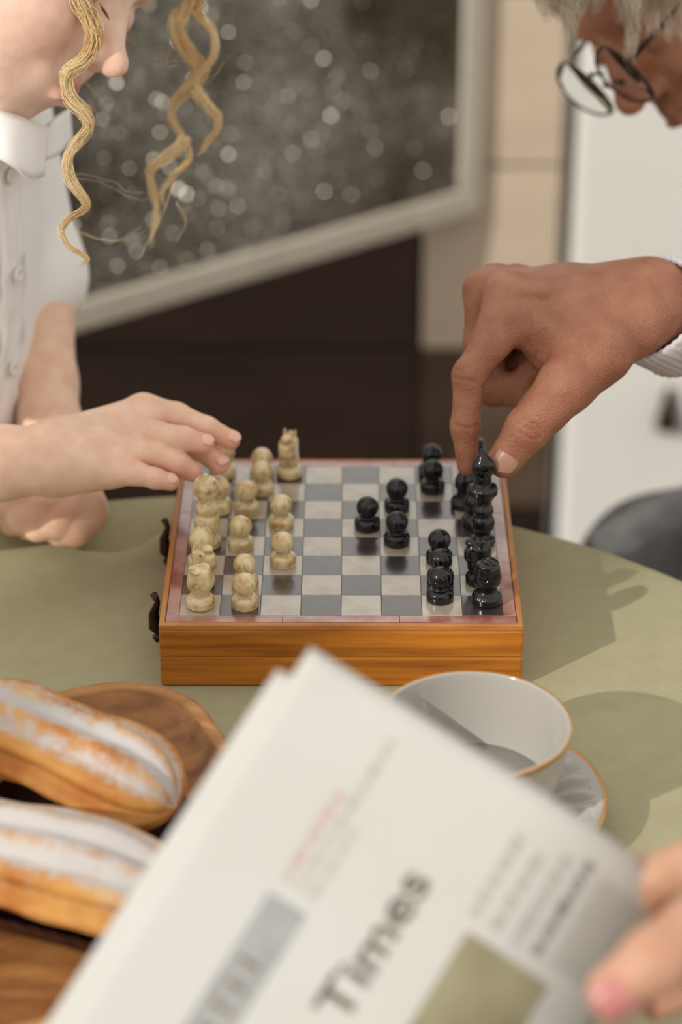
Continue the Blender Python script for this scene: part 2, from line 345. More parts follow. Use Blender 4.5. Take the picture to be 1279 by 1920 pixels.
for z in (.83, .90): keep(tube('hinge', [(A[0] + .004, A[1] - .004, z - .02), (A[0] + .004, A[1] - .004, z + .02)], .006, M['iron'], None, 10), fp)
# block added out of view to keep the low sun off the table's left
SD = V(.0731, .0625, 0); SD /= np.linalg.norm(SD); SQ = V(SD[1], -SD[0], 0)
pc = -SD * 5.0 + SQ * ((-.135 + .085) / 2)
pr_ = box('sun_blocker', (pc[0], pc[1], 2.2), (.30, .22, 4.4), M['plank'], None, .01, Matrix.Rotation(math.atan2(SD[1], SD[0]), 3, 'Z')); tag(pr_, 'tall beige sun blocker added away from the table', kind='structure')

# ------------------------------------------------------------------ table and cloth
TC = V(-.0693, -.268); TR = .404
tb = empty('round_table', (TC[0], TC[1], 0)); tag(tb, 'round table standing under the sage green cloth', 'table')
link('tabletop', lathe_mesh('tabletop', [(.0005, .745), (TR - .012, .745), (TR - .004, .741), (TR - .004, .722), (TR - .012, .718), (.0005, .718)], 96), M['chair_wood'], tb)
link('pedestal', lathe_mesh('pedestal', smooth_prof([(.0005, .718), (.06, .716), (.035, .66), (.028, .4), (.035, .12), (.05, .08), (.0005, .06)], 5), 32), M['chair_wood'], tb)
for k in range(4):
    a = math.pi / 4 + k * math.pi / 2
    tube('foot', [(.03 * math.cos(a), .03 * math.sin(a), .10), (.16 * math.cos(a), .16 * math.sin(a), .05), (.30 * math.cos(a), .30 * math.sin(a), .016)], [.022, .02, .016], M['chair_wood'], tb, 10)
vs = []; fs = []; SEG = 240; rows = []
for r in np.concatenate([np.linspace(.0, TR - .012, 34)[1:], []]): rows.append((r, 0.0, 0))
for t in np.linspace(.15, 1, 6): rows.append((TR - .012 + .012 * math.sin(t * math.pi / 2), -.012 * (1 - math.cos(t * math.pi / 2)), 0))
for d in np.linspace(.01, .11, 10): rows.append((TR, -.012 - d, d))
bump_c = PZ(1135, 1345, ZT)
for (r, dz, d) in rows:
    for k in range(SEG):
        a = 2 * math.pi * k / SEG; rr = r
        if d: rr += d * (.03 + .14 * math.sin(a * 13 + .7 * math.sin(a * 3)) * min(1, d / .12))
        x, y = TC[0] + rr * math.cos(a), TC[1] + rr * math.sin(a); z = ZT + dz
        if not d:
            q = ((x - bump_c[0]) * .93 + (y - bump_c[1]) * .36, -(x - bump_c[0]) * .36 + (y - bump_c[1]) * .93)
            z += .004 * math.exp(-(q[0] / .03) ** 2 - (q[1] / .008) ** 2)
        vs.append((x, y, z))
n = len(rows); vs.append((TC[0], TC[1], ZT)); ce = len(vs) - 1
for k in range(SEG): fs.append((k, (k + 1) % SEG, ce)[::-1] if False else (ce, k, (k + 1) % SEG))
for i in range(n - 1):
    for k in range(SEG): k2 = (k + 1) % SEG; fs.append((i * SEG + k, (i + 1) * SEG + k, (i + 1) * SEG + k2, i * SEG + k2))
cl = link('tablecloth', pydata('tablecloth', vs, fs), M['cloth']); tag(cl, 'sage green cloth spread over the round table', 'tablecloth')

# ------------------------------------------------------------------ folding chess box
S = .0225; HB = .1007; H0 = ZB - ZT
bx = empty('chess_box', (0, -.001, ZT)); tag(bx, 'folding orange wooden chess box with inlaid stone board on top', 'chess box')
def bpart(name, c, s, m, bev=.0005): return box(name, c, s, m, bx, bev)
bpart('lower_half', (0, 0, H0 * .245 + .0003), (HB * 2, HB * 2, H0 * .47), M['wood_box'], .0012)
bpart('upper_half', (0, 0, H0 * .70), (HB * 2, HB * 2, H0 * .43), M['wood_box'], .0012)
bpart('seam_block', (0, 0, H0 * .485), (HB * 2 - .002, HB * 2 - .002, H0 * .06), M['grout'], 0)
# thin wooden edge of the top and the stone inlay
zt = H0
for sx, sy in ((0, -1), (0, 1), (-1, 0), (1, 0)):
    L_ = HB * 2 if sx == 0 else HB * 2 - .0068
    c = (sx * (HB - .0017), sy * (HB - .0017), zt - .0018)
    bpart('edge_strip', c, (L_, .0034, .0037) if sx == 0 else (.0034, L_, .0037), M['wood_trim'], .0009)
bpart('inlay_bed', (0, 0, zt - .0022), (HB * 2 - .0066, HB * 2 - .0066, .0030), M['grout'], 0)
tm = {}
def tile_mesh(key, sx, sy, m):
    bm = bmesh.new(); box_bm(bm, (0, 0, -.0006), (sx, sy, .0012)); bmesh.ops.bevel(bm, geom=[e for e in bm.edges if all(v.co.z > -.0001 for v in e.verts)], offset=.00018, segments=1, affect='EDGES')
    me = bpy.data.meshes.new(key); bm.to_mesh(me); bm.free(); me.materials.append(m); return me
tml = tile_mesh('tile_light', S - .00022, S - .00022, M['tile_light']); tmd = tile_mesh('tile_dark', S - .00022, S - .00022, M['tile_dark'])
for i in range(8):
    for j in range(8):
        o = link('tile', tml if (i + j) % 2 == 0 else tmd, None, bx, smooth=False)
        o.location = ((i - 3.5) * S, (j - 3.5) * S, zt - random.uniform(0, .00006))
bw = HB - .0034 - 4 * S - .0002
for sx, sy in ((0, -1), (0, 1), (-1, 0), (1, 0)):
    ln_ = 8 * S + (2 * bw if sx == 0 else 0); npc = 3
    for k in range(npc):
        L_ = ln_ / npc; cc = -ln_ / 2 + (k + .5) * L_; off = 4 * S + bw / 2
        me = tile_mesh('border_piece', L_ - .0002 if sx == 0 else bw - .0002, bw - .0002 if sx == 0 else L_ - .0002, M['tile_red'])
        o = link('border_piece', me, None, bx, smooth=False); o.location = (cc, sy * off, zt - .00003) if sx == 0 else (sx * off, cc, zt - .00003)
for yy in (PY(298, 1110, -.062)[1], .026):            # two hook clasps on the left side
    cpl = box('clasp_plate', (-HB - .0008, yy, H0 * .48), (.0016, .012, .022), M['iron'], bx, .0004); cpl['label'] = 'dark metal clasp'
    hk = tube('hook', [(-HB - .002, yy, H0 * .30), (-HB - .0055, yy, H0 * .40), (-HB - .006, yy, H0 * .60), (-HB - .0035, yy, H0 * .80), (-HB - .0055, yy, H0 * .93)], [.0028, .0040, .0030, .0016, .0022], M['iron'], bx, 10)
    kn = tube('pin', [(-HB, yy, H0 * .22), (-HB - .005, yy, H0 * .22), (-HB - .007, yy, H0 * .22)], [.0022, .0032, .001], M['iron'], bx, 10)

# ------------------------------------------------------------------ chess pieces
def sq(c, r): return ((c - 4) * S, (r - 4) * S, ZB)
BASE = [(.0005, 0), (.0068, 0), (.0076, .0007), (.0077, .0042), (.0073, .0056), (.0060, .0066), (.0046, .0071)]
def pawn_mesh(key, g=1.0):
    pr = smooth_prof(BASE + [(.0040, .0077), (.0043, .0083)], 3)
    zc = .0139; R = .0066
    for t in np.linspace(-1.0, math.pi / 2 - .02, 22): pr.append((R * math.cos(t), zc + R * math.sin(t)))
    def fn(r, z, a):
        if z > .0090:
            for a0, sl in ((-1.9, .25), (-1.05, -.2), (1.2, .25), (2.1, -.2), (3.0, .1)):
                d = (a - a0 + sl * math.sin((z - zc) * 250) + math.pi) % (2 * math.pi) - math.pi
                w = max(0, 1 - abs((z - zc) / R)) ** .4
                r -= .0008 * w * math.exp(-(d * r / .00055) ** 2)
        elif .0044 < z < .0066: r -= .00035 * (.5 + .5 * math.cos(a * 40))
        return r * g, z * g
    return lathe_mesh(key, pr, 96, fn)
def carved(key, H, build, lo=(-.010, -.010, 0), vox=.00042, base=True, bs=1.0):
    F = Field(V(*lo) - .001, V(-lo[0], -lo[1], H) + .0015, vox); D = F.d
    if base:
        F.cone(D, (0, 0, .0024), (0, 0, .0028), .0001, .0001, 0)
        sl, g = F.sub(V(-.011, -.011, -.001), V(.011, .011, .0075), 0)
        rr = np.sqrt(g[0] ** 2 + g[1] ** 2); zz = g[2] + 0 * rr
        prof = np.interp(zz, [0, .0007, .0042, .0055, .0064, .0070], [.0068, .0076, .0077, .0071, .0056, .0042]) * bs
        an = np.arctan2(g[1], g[0]) + 0 * zz
        prof = prof - np.where((zz > .0044) & (zz < .0064), .0004 * (.5 + .5 * np.cos(an * 36)), 0)
        d = np.maximum(np.maximum(rr - prof, -zz), zz - .0072); D[sl] = np.minimum(D[sl], d.astype(np.float32))
    build(F, D)
    v, f = F.mesh(D); me, vv = np_mesh(key, [(v, f)]); return me
def spiral(F, D, z0, z1, r, n, turns, w, dep):
    for k in range(n):
        pts = [(r(t) * math.cos(2 * math.pi * (k / n + turns * t)), r(t) * math.sin(2 * math.pi * (k / n + turns * t)), z0 + (z1 - z0) * t) for t in np.linspace(0, 1, 12)]
        F.groove(D, pts, w, dep)
def rook_b(F, D):
    F.cone(D, (0, 0, .006), (0, 0, .0085), .0046, .0050, .001)
    F.ell(D, (0, 0, .0145), (.0072, .0070, .0075), k=.001); F.cone(D, (0, 0, .0155), (0, 0, .0190), .0066, .0064, .001)
    F.boxp(D, (0, 0, .0275), (.012, .012, .0045), rnd=.0003, k=.0006, cut=True)
    F.ell(D, (-.0030, -.001, .0228), (.0034, .0050, .0016), k=.0008); F.ell(D, (.0034, .0008, .0226), (.0026, .0042, .0014), k=.0008)
    spiral(F, D, .0095, .0165, lambda t: .0066 + .0008 * math.sin(t * 3), 4, .16, .0005, .0009)
    for k in range(-3, 4): F.groove(D, [(-.0062, .0011 * k, .0240), (-.0002, .0011 * k - .0006, .0242)], .00032, .0006)
def knight_b(F, D):
    F.cone(D, (0, 0, .006), (0, 0, .010), .0048, .0054, .001)
    F.boxp(D, (-.0008, 0, .0165), (.0056, .0050, .0085), rnd=.003, k=.002)
    F.boxp(D, (-.0036, 0, .0185), (.0050, .0040, .0042), rnd=.0025, k=.002)
    F.ell(D, (.0036, 0, .019), (.0034, .0034, .0085), k=.0015)
    F.ell(D, (-.0042, 0, .0255), (.0042, .0034, .0026), k=.0015)
    for s in (-1, 1):
        F.cone(D, (.0016, s * .0028, .0250), (.0024, s * .0032, .0284), .0013, .0006, .0008)
        F.ell(D, (-.0030, s * .0042, .0222), (.0009, .0012, .0009), cut=True, k=.0003)
        F.groove(D, [(-.0085, s * .0038, .0165), (-.0045, s * .0046, .0170)], .0004, .0007)
    for k in range(7):
        z = .0135 + k * .0018
        F.groove(D, [(.0068, -.004, z - .001), (.0075, 0, z), (.0068, .004, z - .001)], .00042, .0008)
        F.groove(D, [(.0012, -.0052, z + .0012), (.0060, -.0042, z - .0006)], .00038, .0007)
def bulb_b(F, D):
    F.cone(D, (0, 0, .006), (0, 0, .009), .0048, .0044, .001)
    F.ell(D, (0, 0, .0150), (.0070, .0070, .0072), k=.0015); F.cone(D, (0, 0, .020), (0, 0, .0235), .0040, .0022, .003)
    F.ell(D, (0, 0, .0252), (.0019, .0019, .0018), k=.0008); spiral(F, D, .010, .021, lambda t: .0069 * math.cos((t - .45) * 1.3), 5, .12, .0004, .0006)
def mitre_b(F, D):
    F.cone(D, (0, 0, .006), (0, 0, .0105), .0050, .0047, .001)
    F.ell(D, (0, 0, .0168), (.0068, .0054, .0066), k=.0015); F.cone(D, (-.0002, 0, .0205), (-.0012, 0, .0285), .0042, .0010, .003)
    for s in (-1, 1): F.ell(D, (.0002, s * .0052, .0172), (.0013, .0022, .0013), cut=True, k=.0003)
    F.groove(D, [(-.006, -.003, .0125), (0, -.0052, .0118), (.006, -.003, .0125)], .0005, .0006)
def king_b(F, D):
    F.cone(D, (0, 0, .006), (0, 0, .0085), .0052, .0050, .001)
    F.ell(D, (0, 0, .0155), (.0076, .0076, .0082), k=.0015); F.ell(D, (0, 0, .0245), (.0066, .0066, .0052), k=.0015)
    F.cone(D, (0, 0, .028), (0, 0, .0345), .0050, .0046, .0015)
    F.cone(D, (0, 0, .0365), (0, 0, .0385), .0070, .0074, .0012)
    F.boxp(D, (0, 0, .0475), (.02, .02, .0035), rnd=.0002, k=.0005, cut=True)
    F.ell(D, (0, 0, .0455), (.0058, .0058, .0034), cut=True, k=.0006)
    F.ell(D, (0, 0, .0430), (.0044, .0044, .0018), k=.0006); F.ell(D, (0, 0, .0450), (.0018, .0018, .0022), k=.0008)
    spiral(F, D, .0285, .0345, lambda t: .0050, 6, .2, .0005, .0009); spiral(F, D, .011, .022, lambda t: .0075, 6, .12, .0004, .0006)
    F.groove(D, [(.0076 * math.cos(a), .0076 * math.sin(a), .0375) for a in np.linspace(0, 6.283, 25)], .0004, .0006)
    for k in range(8):
        a = k * math.pi / 4; F.groove(D, [(.0005 * math.cos(a), .0005 * math.sin(a), .0442), (.005 * math.cos(a + .5), .005 * math.sin(a + .5), .0438)], .0004, .0005)
CHM = {'pawn': pawn_mesh('pawn'), 'big': pawn_mesh('pawn_big', 1.1), 'rook': carved('rook', .0245, rook_b), 'knight': carved('knight', .0295, knight_b), 'bulb': carved('bulb', .0275, bulb_b), 'mitre': carved('mitre', .0300, mitre_b, bs=1.12), 'king': carved('king', .0485, king_b, bs=1.06)}
CHW = {k: m for k, m in CHM.items()}; CHB = {k: m.copy() for k, m in CHM.items()}
def piece(kind, name, c, r, black, label, group=None, rz=0., sc=1., loc=None):
    o = link(name, (CHB if black else CHW)[kind], M['stone_black'] if black else M['stone_white'])
    o.location = loc if loc is not None else sq(c, r); o.rotation_euler = (0, 0, rz); o.scale = (sc,) * 3
    return tag(o, label, 'chess piece', group)
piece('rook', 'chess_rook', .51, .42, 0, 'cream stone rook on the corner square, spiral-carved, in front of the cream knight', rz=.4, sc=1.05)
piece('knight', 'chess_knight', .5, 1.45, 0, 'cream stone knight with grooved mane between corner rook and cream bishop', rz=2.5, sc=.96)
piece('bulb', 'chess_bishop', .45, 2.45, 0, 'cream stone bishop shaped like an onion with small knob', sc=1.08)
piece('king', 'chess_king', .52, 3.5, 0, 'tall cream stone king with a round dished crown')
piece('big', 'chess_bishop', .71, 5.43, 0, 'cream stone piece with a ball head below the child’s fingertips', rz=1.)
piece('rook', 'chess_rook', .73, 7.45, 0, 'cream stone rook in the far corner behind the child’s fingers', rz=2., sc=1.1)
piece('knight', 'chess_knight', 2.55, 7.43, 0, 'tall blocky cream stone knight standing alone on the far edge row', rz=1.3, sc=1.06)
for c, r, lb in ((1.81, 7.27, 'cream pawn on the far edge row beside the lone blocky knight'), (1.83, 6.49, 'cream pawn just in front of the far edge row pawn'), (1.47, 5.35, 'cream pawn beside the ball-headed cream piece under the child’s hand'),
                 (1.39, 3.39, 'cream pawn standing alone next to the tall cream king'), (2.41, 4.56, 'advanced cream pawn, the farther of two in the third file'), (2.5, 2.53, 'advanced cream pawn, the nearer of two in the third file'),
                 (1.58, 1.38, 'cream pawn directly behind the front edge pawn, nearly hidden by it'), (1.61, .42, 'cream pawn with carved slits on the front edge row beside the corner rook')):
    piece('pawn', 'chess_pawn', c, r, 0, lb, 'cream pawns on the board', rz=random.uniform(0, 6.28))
piece('rook', 'chess_rook', 7.62, .62, 1, 'black stone rook with rope-carved top on the corner square', rz=.5, sc=1.1)
piece('knight', 'chess_knight', 7.46, 1.62, 1, 'black stone knight with a carved mane directly behind the black corner rook', rz=-.2, sc=.98)
piece('king', 'chess_king', 7.65, 3.6, 1, 'tall black stone king under the piece held by the man', sc=.92)
piece('bulb', 'chess_queen', 7.5, 4.65, 1, 'black bulbous stone piece hidden behind the tall black king')
piece('mitre', 'chess_bishop', 7.26, 5.67, 1, 'black stone bishop standing below the man’s index fingertip', sc=.95, rz=.6)
piece('knight', 'chess_knight', 7.62, 6.55, 1, 'black stone knight half hidden behind the man’s thumb tip', rz=.5)
piece('rook', 'chess_rook', 7.55, 7.5, 1, 'black stone rook on the far corner behind the man’s fingers', rz=1.2, sc=1.1)
for c, r, lb in ((6.46, .75, 'black pawn on the front edge row beside the black corner rook'), (6.5, 1.66, 'black pawn, middle one of the three in a close row near the corner rook'), (6.5, 2.68, 'black pawn, farthest of the three in a close row near the corner rook'),
                 (5.43, 3.63, 'advanced black pawn diagonally next to the most advanced black pawn, nearer the front edge'), (4.67, 4.45, 'most advanced black pawn, at the middle of the board'), (5.46, 5.48, 'advanced black pawn diagonally behind the most advanced black pawn'),
                 (6.44, 6.57, 'black pawn in front of the far edge row black pawn'), (6.42, 7.5, 'black pawn on the far edge row near the man’s index finger')):
    piece('pawn', 'chess_pawn', c, r, 1, lb, 'black pawns on the board', rz=random.uniform(0, 6.28))
HELD = PD(905, 926, 1.375)
piece('mitre', 'chess_bishop', 0, 0, 1, 'black stone bishop with a drilled eye, pinched between the man’s finger and thumb', rz=.1, loc=tuple(HELD))

# ------------------------------------------------------------------ tray, pastries, cup, saucer
TX = V(.927, .375, 0); TY = V(.4, -.916, 0); TY /= np.linalg.norm(TY)
tcorner = V(-.090, -.122, 0); LW, LH = .30, .262
tcen = tcorner - TX * LW / 2 + TY * LH / 2
def rrect(u, w, h, r):
    # point on a rounded rectangle outline, u in 0..1
    pts = []
    for cx, cy, a0 in ((w - r, h - r, 0), (-w + r, h - r, 90), (-w + r, -h + r, 180), (w - r, -h + r, 270)):
        for a in np.linspace(a0, a0 + 90, 12): pts.append((cx + r * math.cos(math.radians(a)), cy + r * math.sin(math.radians(a))))
    return pts
def ring_stack(rings, close=True):
    vs = []; fs = []; n = len(rings[0][0])
    for pts, z in rings:
        for p in pts: q = tcen + TX * p[0] - TY * p[1]; vs.append((q[0], q[1], z))
    for i in range(len(rings) - 1):
        for k in range(n): k2 = (k + 1) % n; fs.append((i * n + k, i * n + k2, (i + 1) * n + k2, (i + 1) * n + k))
    if close: fs.append(tuple(range(n))[::-1]); fs.append(tuple(range((len(rings) - 1) * n, len(rings) * n)))
    return vs, fs
hw, hh = LW / 2, LH / 2
R_ = lambda o, r: rrect(0, hw - o, hh - o, max(r - o, .004))
tr = empty('wooden_tray', (tcen[0], tcen[1], ZT)); tag(tr, 'rounded wooden serving dish holding the two sugared eclairs', 'tray')
vs, fs = ring_stack([(R_(.030, .05), ZT + .0004), (R_(.016, .05), ZT + .004), (R_(.004, .05), ZT + .020), (R_(0, .05), ZT + .0245), (R_(.0035, .05), ZT + .0262), (R_(.0075, .05), ZT + .0245), (R_(.013, .05), ZT + .016), (R_(.026, .05), ZT + .0075), (R_(.05, .06), ZT + .0062)])
me = pydata('dish', vs, fs); o = keep(link('dish', me, M['tray']), tr)
vs, fs = ring_stack([(R_(-.0002, .05), ZT + .0242), (R_(.0002, .05), ZT + .0258), (R_(.0035, .05), ZT + .0266), (R_(.0072, .05), ZT + .0258), (R_(.0078, .05), ZT + .0240)], False)
keep(link('rim', pydata('rim', vs, fs), M['tray_rim']), tr)
def eclair(p0, p1, rw, label, ph, thick):
    p0 = V(*p0); p1 = V(*p1); ax = p1 - p0; L_ = np.linalg.norm(ax); ax /= L_; sd_ = np.cross(V(0, 0, 1), ax); sd_ /= np.linalg.norm(sd_); up = np.cross(ax, sd_)
    n, m = 90, 72; vs = []; fs = []; pw = []
    for i in range(n):
        t = i / (n - 1); e = 1 - (2 * t - 1) ** 6; e = max(e, .0) ** .5 * (1 + .05 * math.sin(t * 9 + ph))
        for k in range(m):
            a = 2 * math.pi * k / m
            rid = .5 + .5 * math.cos(a * 10 + .25 * math.sin(t * 6 + ph)) if math.sin(a) > -.35 else .35
            r = rw * e * (1 + .14 * (rid ** .6 - .5) * 1.7); wob = 1 + .035 * mnoise.noise(Vector((t * 9 + ph, math.cos(a) * 2, math.sin(a) * 2)))
            y = r * wob * math.cos(a) * 1.12; z = r * wob * math.sin(a) * .86
            if z < 0: z *= .75
            q = p0 + ax * L_ * t + sd_ * y + up * (z + .006 * math.sin(t * math.pi)); vs.append(q)
            pw.append(max(0, math.sin(a) * .50 + .10) * (thick + .62 * (1 - rid) + .25 * math.cos(a - 1.2)) if math.sin(a) > -.2 else 0)
    for i in range(n - 1):
        for k in range(m): k2 = (k + 1) % m; fs.append((i * m + k, i * m + k2, (i + 1) * m + k2, (i + 1) * m + k))
    fs.append(tuple(range(m))[::-1]); fs.append(tuple(range((n - 1) * m, n * m)))
    me = pydata('eclair', vs, fs); a = me.color_attributes.new('tint', 'FLOAT_COLOR', 'POINT'); pw = np.array(pw)
    a.data.foreach_set('color', np.repeat(pw[:, None], 4, 1).ravel().astype(np.float32))
    o = link('eclair', me, M['pastry']); return tag(o, label, 'pastry', 'eclairs on the wooden dish')
eclair((-.203, -.192, ZT + .039), (-.082, -.257, ZT + .027), .0262, 'golden ridged eclair dusted with sugar, the one nearer the chess box', .4, .52)
eclair((-.220, -.280, ZT + .026), (-.070, -.339, ZT + .026), .0265, 'golden ridged eclair under thick powdered sugar, the one farther from the chess box', 2.1, .78)

def paper_case(p0, p1, w, label):                          # pleated dark paper boat under a pastry
    p0 = V(*p0); p1 = V(*p1); ax = p1 - p0; L_ = np.linalg.norm(ax); ax /= L_; sd_ = np.cross(V(0, 0, 1), ax); vs = []; fs = []; n = 220
    for fl, z in ((.72, .0066), (.86, .0072), (1.0, .0125), (1.08, .0185), (1.10, .0190), (1.05, .0185), (.97, .0125), (.82, .0082), (.70, .0078)):
        for k in range(n):
            a = 2 * math.pi * k / n; pl = 1 + (.025 * math.cos(a * 55) if z > .0075 else 0); ca, sa = math.cos(a), math.sin(a)
            e = (abs(ca) ** 5 + abs(sa) ** 5) ** -.2
            q = (p0 + p1) / 2 + ax * (L_ / 2 + .008 + (fl - 1) * w) * e * ca * (1 + (pl - 1) * .3) + sd_ * w * fl * pl * e * sa; vs.append((q[0], q[1], ZT + z))
    for i in range(8):
        for k in range(n): k2 = (k + 1) % n; fs.append((i * n + k, i * n + k2, (i + 1) * n + k2, (i + 1) * n + k))
    fs.append(tuple(range(n))[::-1]); fs.append(tuple(range(8 * n, 9 * n)))
    return tag(link('baking_case', pydata('baking_case', vs, fs), M['case']), label, 'paper case', 'paper cases in the wooden dish')
paper_case((-.158, -.216, 0), (-.090, -.258, 0), .0245, 'dark brown pleated paper case under the eclair nearer the chess box')
paper_case((-.218, -.281, 0), (-.072, -.338, 0), .027, 'dark brown pleated paper case under the eclair farther from the chess box')

CX, CY = .0673, -.2291
su = empty('saucer', (CX, CY, ZT)); tag(su, 'pearly fluted saucer with a gold edge under the teacup', 'saucer')
def flute(r, z, a):
    w = max(0, min(1, (r - .026) / .012)) * max(0, min(1, (.062 - r) / .006)); return r, z + .0016 * w * math.sin(a * 26 + r * 90)
sp = smooth_prof([(.0005, .0015), (.020, .0015), (.022, .0002), (.026, .0003), (.030, .003), (.050, .0095), (.066, .0150), (.0680, .0162), (.0672, .0172), (.060, .0148), (.046, .0104), (.032, .0056), (.026, .0040), (.0005, .0036)], 5)
link('dish', lathe_mesh('saucer_dish', sp, 364, flute), M['porcelain'], su)
link('gold_edge', lathe_mesh('gold_edge', [(.0668, .0166), (.0676, .0160), (.0684, .0161), (.0685, .0170), (.0677, .0177), (.0668, .0174), (.0668, .0166)], 96), M['gold'], su)
cu = empty('teacup', (CX, CY, ZT + .0042)); tag(cu, 'thin white teacup with a gold rim standing on the saucer', 'cup')
RC = .0485; HC = .0558
op = smooth_prof([(.0005, .0022), (.017, .0022), (.0185, .0), (.0205, .0), (.0205, .0030), (.0300, .0060), (.0395, .0150), (.0440, .028), (.0468, .043), (RC, HC)], 5) + smooth_prof([(RC - .0009, HC + .0004), (RC - .0018, HC - .001), (.0452, .043), (.0424, .028), (.0378, .0160), (.0285, .0080), (.014, .0060), (.0005, .0056)], 5)
def cflute(r, z, a): return (r + (.0004 * math.sin(a * 30 + z * 110) if .008 < z < .042 and r > np.interp(z, [.008, .015, .028, .043], [.032, .0386, .0432, .0460]) else 0), z)
link('bowl', lathe_mesh('cup_bowl', op, 120, cflute), M['porcelain'], cu)
link('gold_rim', lathe_mesh('gold_rim', [(RC - .0004, HC + .0003), (RC + .0002, HC + .0006), (RC + .0006, HC - .0001), (RC + .0003, HC - .0022), (RC - .0005, HC - .0022), (RC - .0004, HC + .0003)], 96), M['gold'], cu)
link('tea', lathe_mesh('tea', [(.0005, .018), (.0392, .018), (.0390, .0176), (.0005, .0176)], 64), M['tea'], cu)
ha = math.radians(222); hd = V(math.cos(ha), math.sin(ha), 0)
hpth = [hd * r + V(0, 0, z) for r, z in smooth_prof([(.0465, .044), (.057, .050), (.067, .045), (.067, .033), (.057, .020), (.0410, .018)], 6)]
tube('handle', hpth, [.0022 + .0006 * math.sin(i / len(hpth) * math.pi) for i in range(len(hpth))], M['porcelain'], cu, 10)

# ------------------------------------------------------------------ folded newspaper
SCL = 4720.0                                             # page pixels -> metres
nO = PD(582, 1212, .972); nA = PD(582 - 460, 1212 + 705, .935); nB = PD(582 + 640, 1212 + 540, .945)
eA = (nA - nO) / np.linalg.norm(nA - nO); eB = nB - nO; eB -= eA * (eB @ eA); eB /= np.linalg.norm(eB); eN = np.cross(eA, eB)
if eN @ CB < 0: eN = -eN
sA = np.linalg.norm(nA - nO) / 842.; LB = np.linalg.norm(nB - nO)
def page(a, b, off=0):            # a: along the top edge, b: down the page (metres); the sheet rolls away beyond b = 0.11
    b0 = .108; k = 1 / .085
    if b <= b0: c, n_ = b, 0.
    else: th = min((b - b0) * k, .95); rest = (b - b0) - th / k; c = b0 + math.sin(th) / k + rest * math.cos(th); n_ = -(1 - math.cos(th)) / k - rest * math.sin(th)
    if b < .006: n_ -= (.006 - b) ** 2 * 40
    n_ += -.10 * a * a * .5 + .0012 * math.sin(a * 22 + b * 9)
    th = min(max(b - b0, 0) * k, .95)
    nn = eN * math.cos(th) + eB * math.sin(th)
    return nO + eA * a + eB * c + eN * n_ + nn * off
nw = empty('newspaper', tuple(page(.16, .08))); tag(nw, 'folded newspaper held up by a hand above the teacup', 'newspaper')
def sheet(name, a0, a1, b0, b1, off, th=.0004, na=30, nb=36):
    vs = []; fs = []
    for q in (off, off - th):
        for i in range(na + 1):
            for j in range(nb + 1): vs.append(page(a0 + (a1 - a0) * i / na, b0 + (b1 - b0) * j / nb, q))
    N1 = (na + 1) * (nb + 1); id_ = lambda i, j: i * (nb + 1) + j
    for i in range(na):
        for j in range(nb):
            f = (id_(i, j), id_(i + 1, j), id_(i + 1, j + 1), id_(i, j + 1)); fs.append(f); fs.append(tuple(x + N1 for x in f[::-1]))
    bd = [id_(i, 0) for i in range(na + 1)] + [id_(na, j) for j in range(1, nb + 1)] + [id_(i, nb) for i in range(na - 1, -1, -1)] + [id_(0, j) for j in range(nb - 1, 0, -1)]
    for x, y in zip(bd, bd[1:] + bd[:1]): fs.append((y, x, x + N1, y + N1))
    return keep(link(name, pydata(name, vs, fs), M['paper']), nw)
LP = .195; BP = .186
top = sheet('front_page', 0, LP, 0, BP, 0)
for i, (da, db, of) in enumerate(((.002, .001, -.0012), (.004, .0, -.0024), (.0135, -.0075, -.0040), (.015, -.006, -.0055))): sheet('page', da, LP, db, BP - .002 * i, of)
def printed(name, quads, m, off=.0002, sub=6):
    vs = []; fs = []
    for (a0, a1, b0, b1) in quads:
        o = len(vs)
        for i in range(sub + 1):
            for j in range(sub + 1): vs.append(page(a0 + (a1 - a0) * i / sub, b0 + (b1 - b0) * j / sub, off))
        for i in range(sub):
            for j in range(sub): fs.append((o + i * (sub + 1) + j, o + (i + 1) * (sub + 1) + j, o + (i + 1) * (sub + 1) + j + 1, o + i * (sub + 1) + j + 1))
    o = link(name, pydata(name, vs, fs), m); keep(o, top); return o
px = lambda v: v * sA
def words(a_hi, a_lo, b, h, lo=12, hi=46, gap=9):
    q = []; a = a_hi
    while a > a_lo:
        w = random.uniform(lo, hi); e = max(a - w, a_lo)
        x = a
        while x > e:                                     # one short stroke after another, like blurred letters
            s = random.uniform(4, 8); q.append((px(x), px(max(x - s, e)), px(b - h * random.uniform(.5, .75)), px(b + h * .5))); x -= s + 3
        a = e - gap
    return q
printed('photo_print', [(px(436), px(1150), px(188), px(272))], M['print_blue'])
printed('photo_print', [(px(298), px(760), px(541), px(735))], M['print_green'])
printed('caption_line', words(402, 205, 203, 15), M['ink_red'], sub=1); printed('caption_line', words(400, 70, 233, 12), M['ink_pale'], sub=1); printed('caption_line', words(405, 250, 262, 10), M['ink_pale'], sub=1)
printed('headline_line', words(268, 85, 535, 17), M['ink_pale'], sub=1); printed('headline_line', words(268, 95, 583, 17), M['ink_pale'], sub=1)
printed('headline_line', words(268, 75, 630, 18), M['ink_pale'], sub=1); printed('headline_line', words(262, 60, 676, 18), M['ink'], sub=1)
for b in range(715, 860, 13): printed('text_line', words(262, 70, b, 6, 10, 30, 5), M['ink_pale'], sub=1)
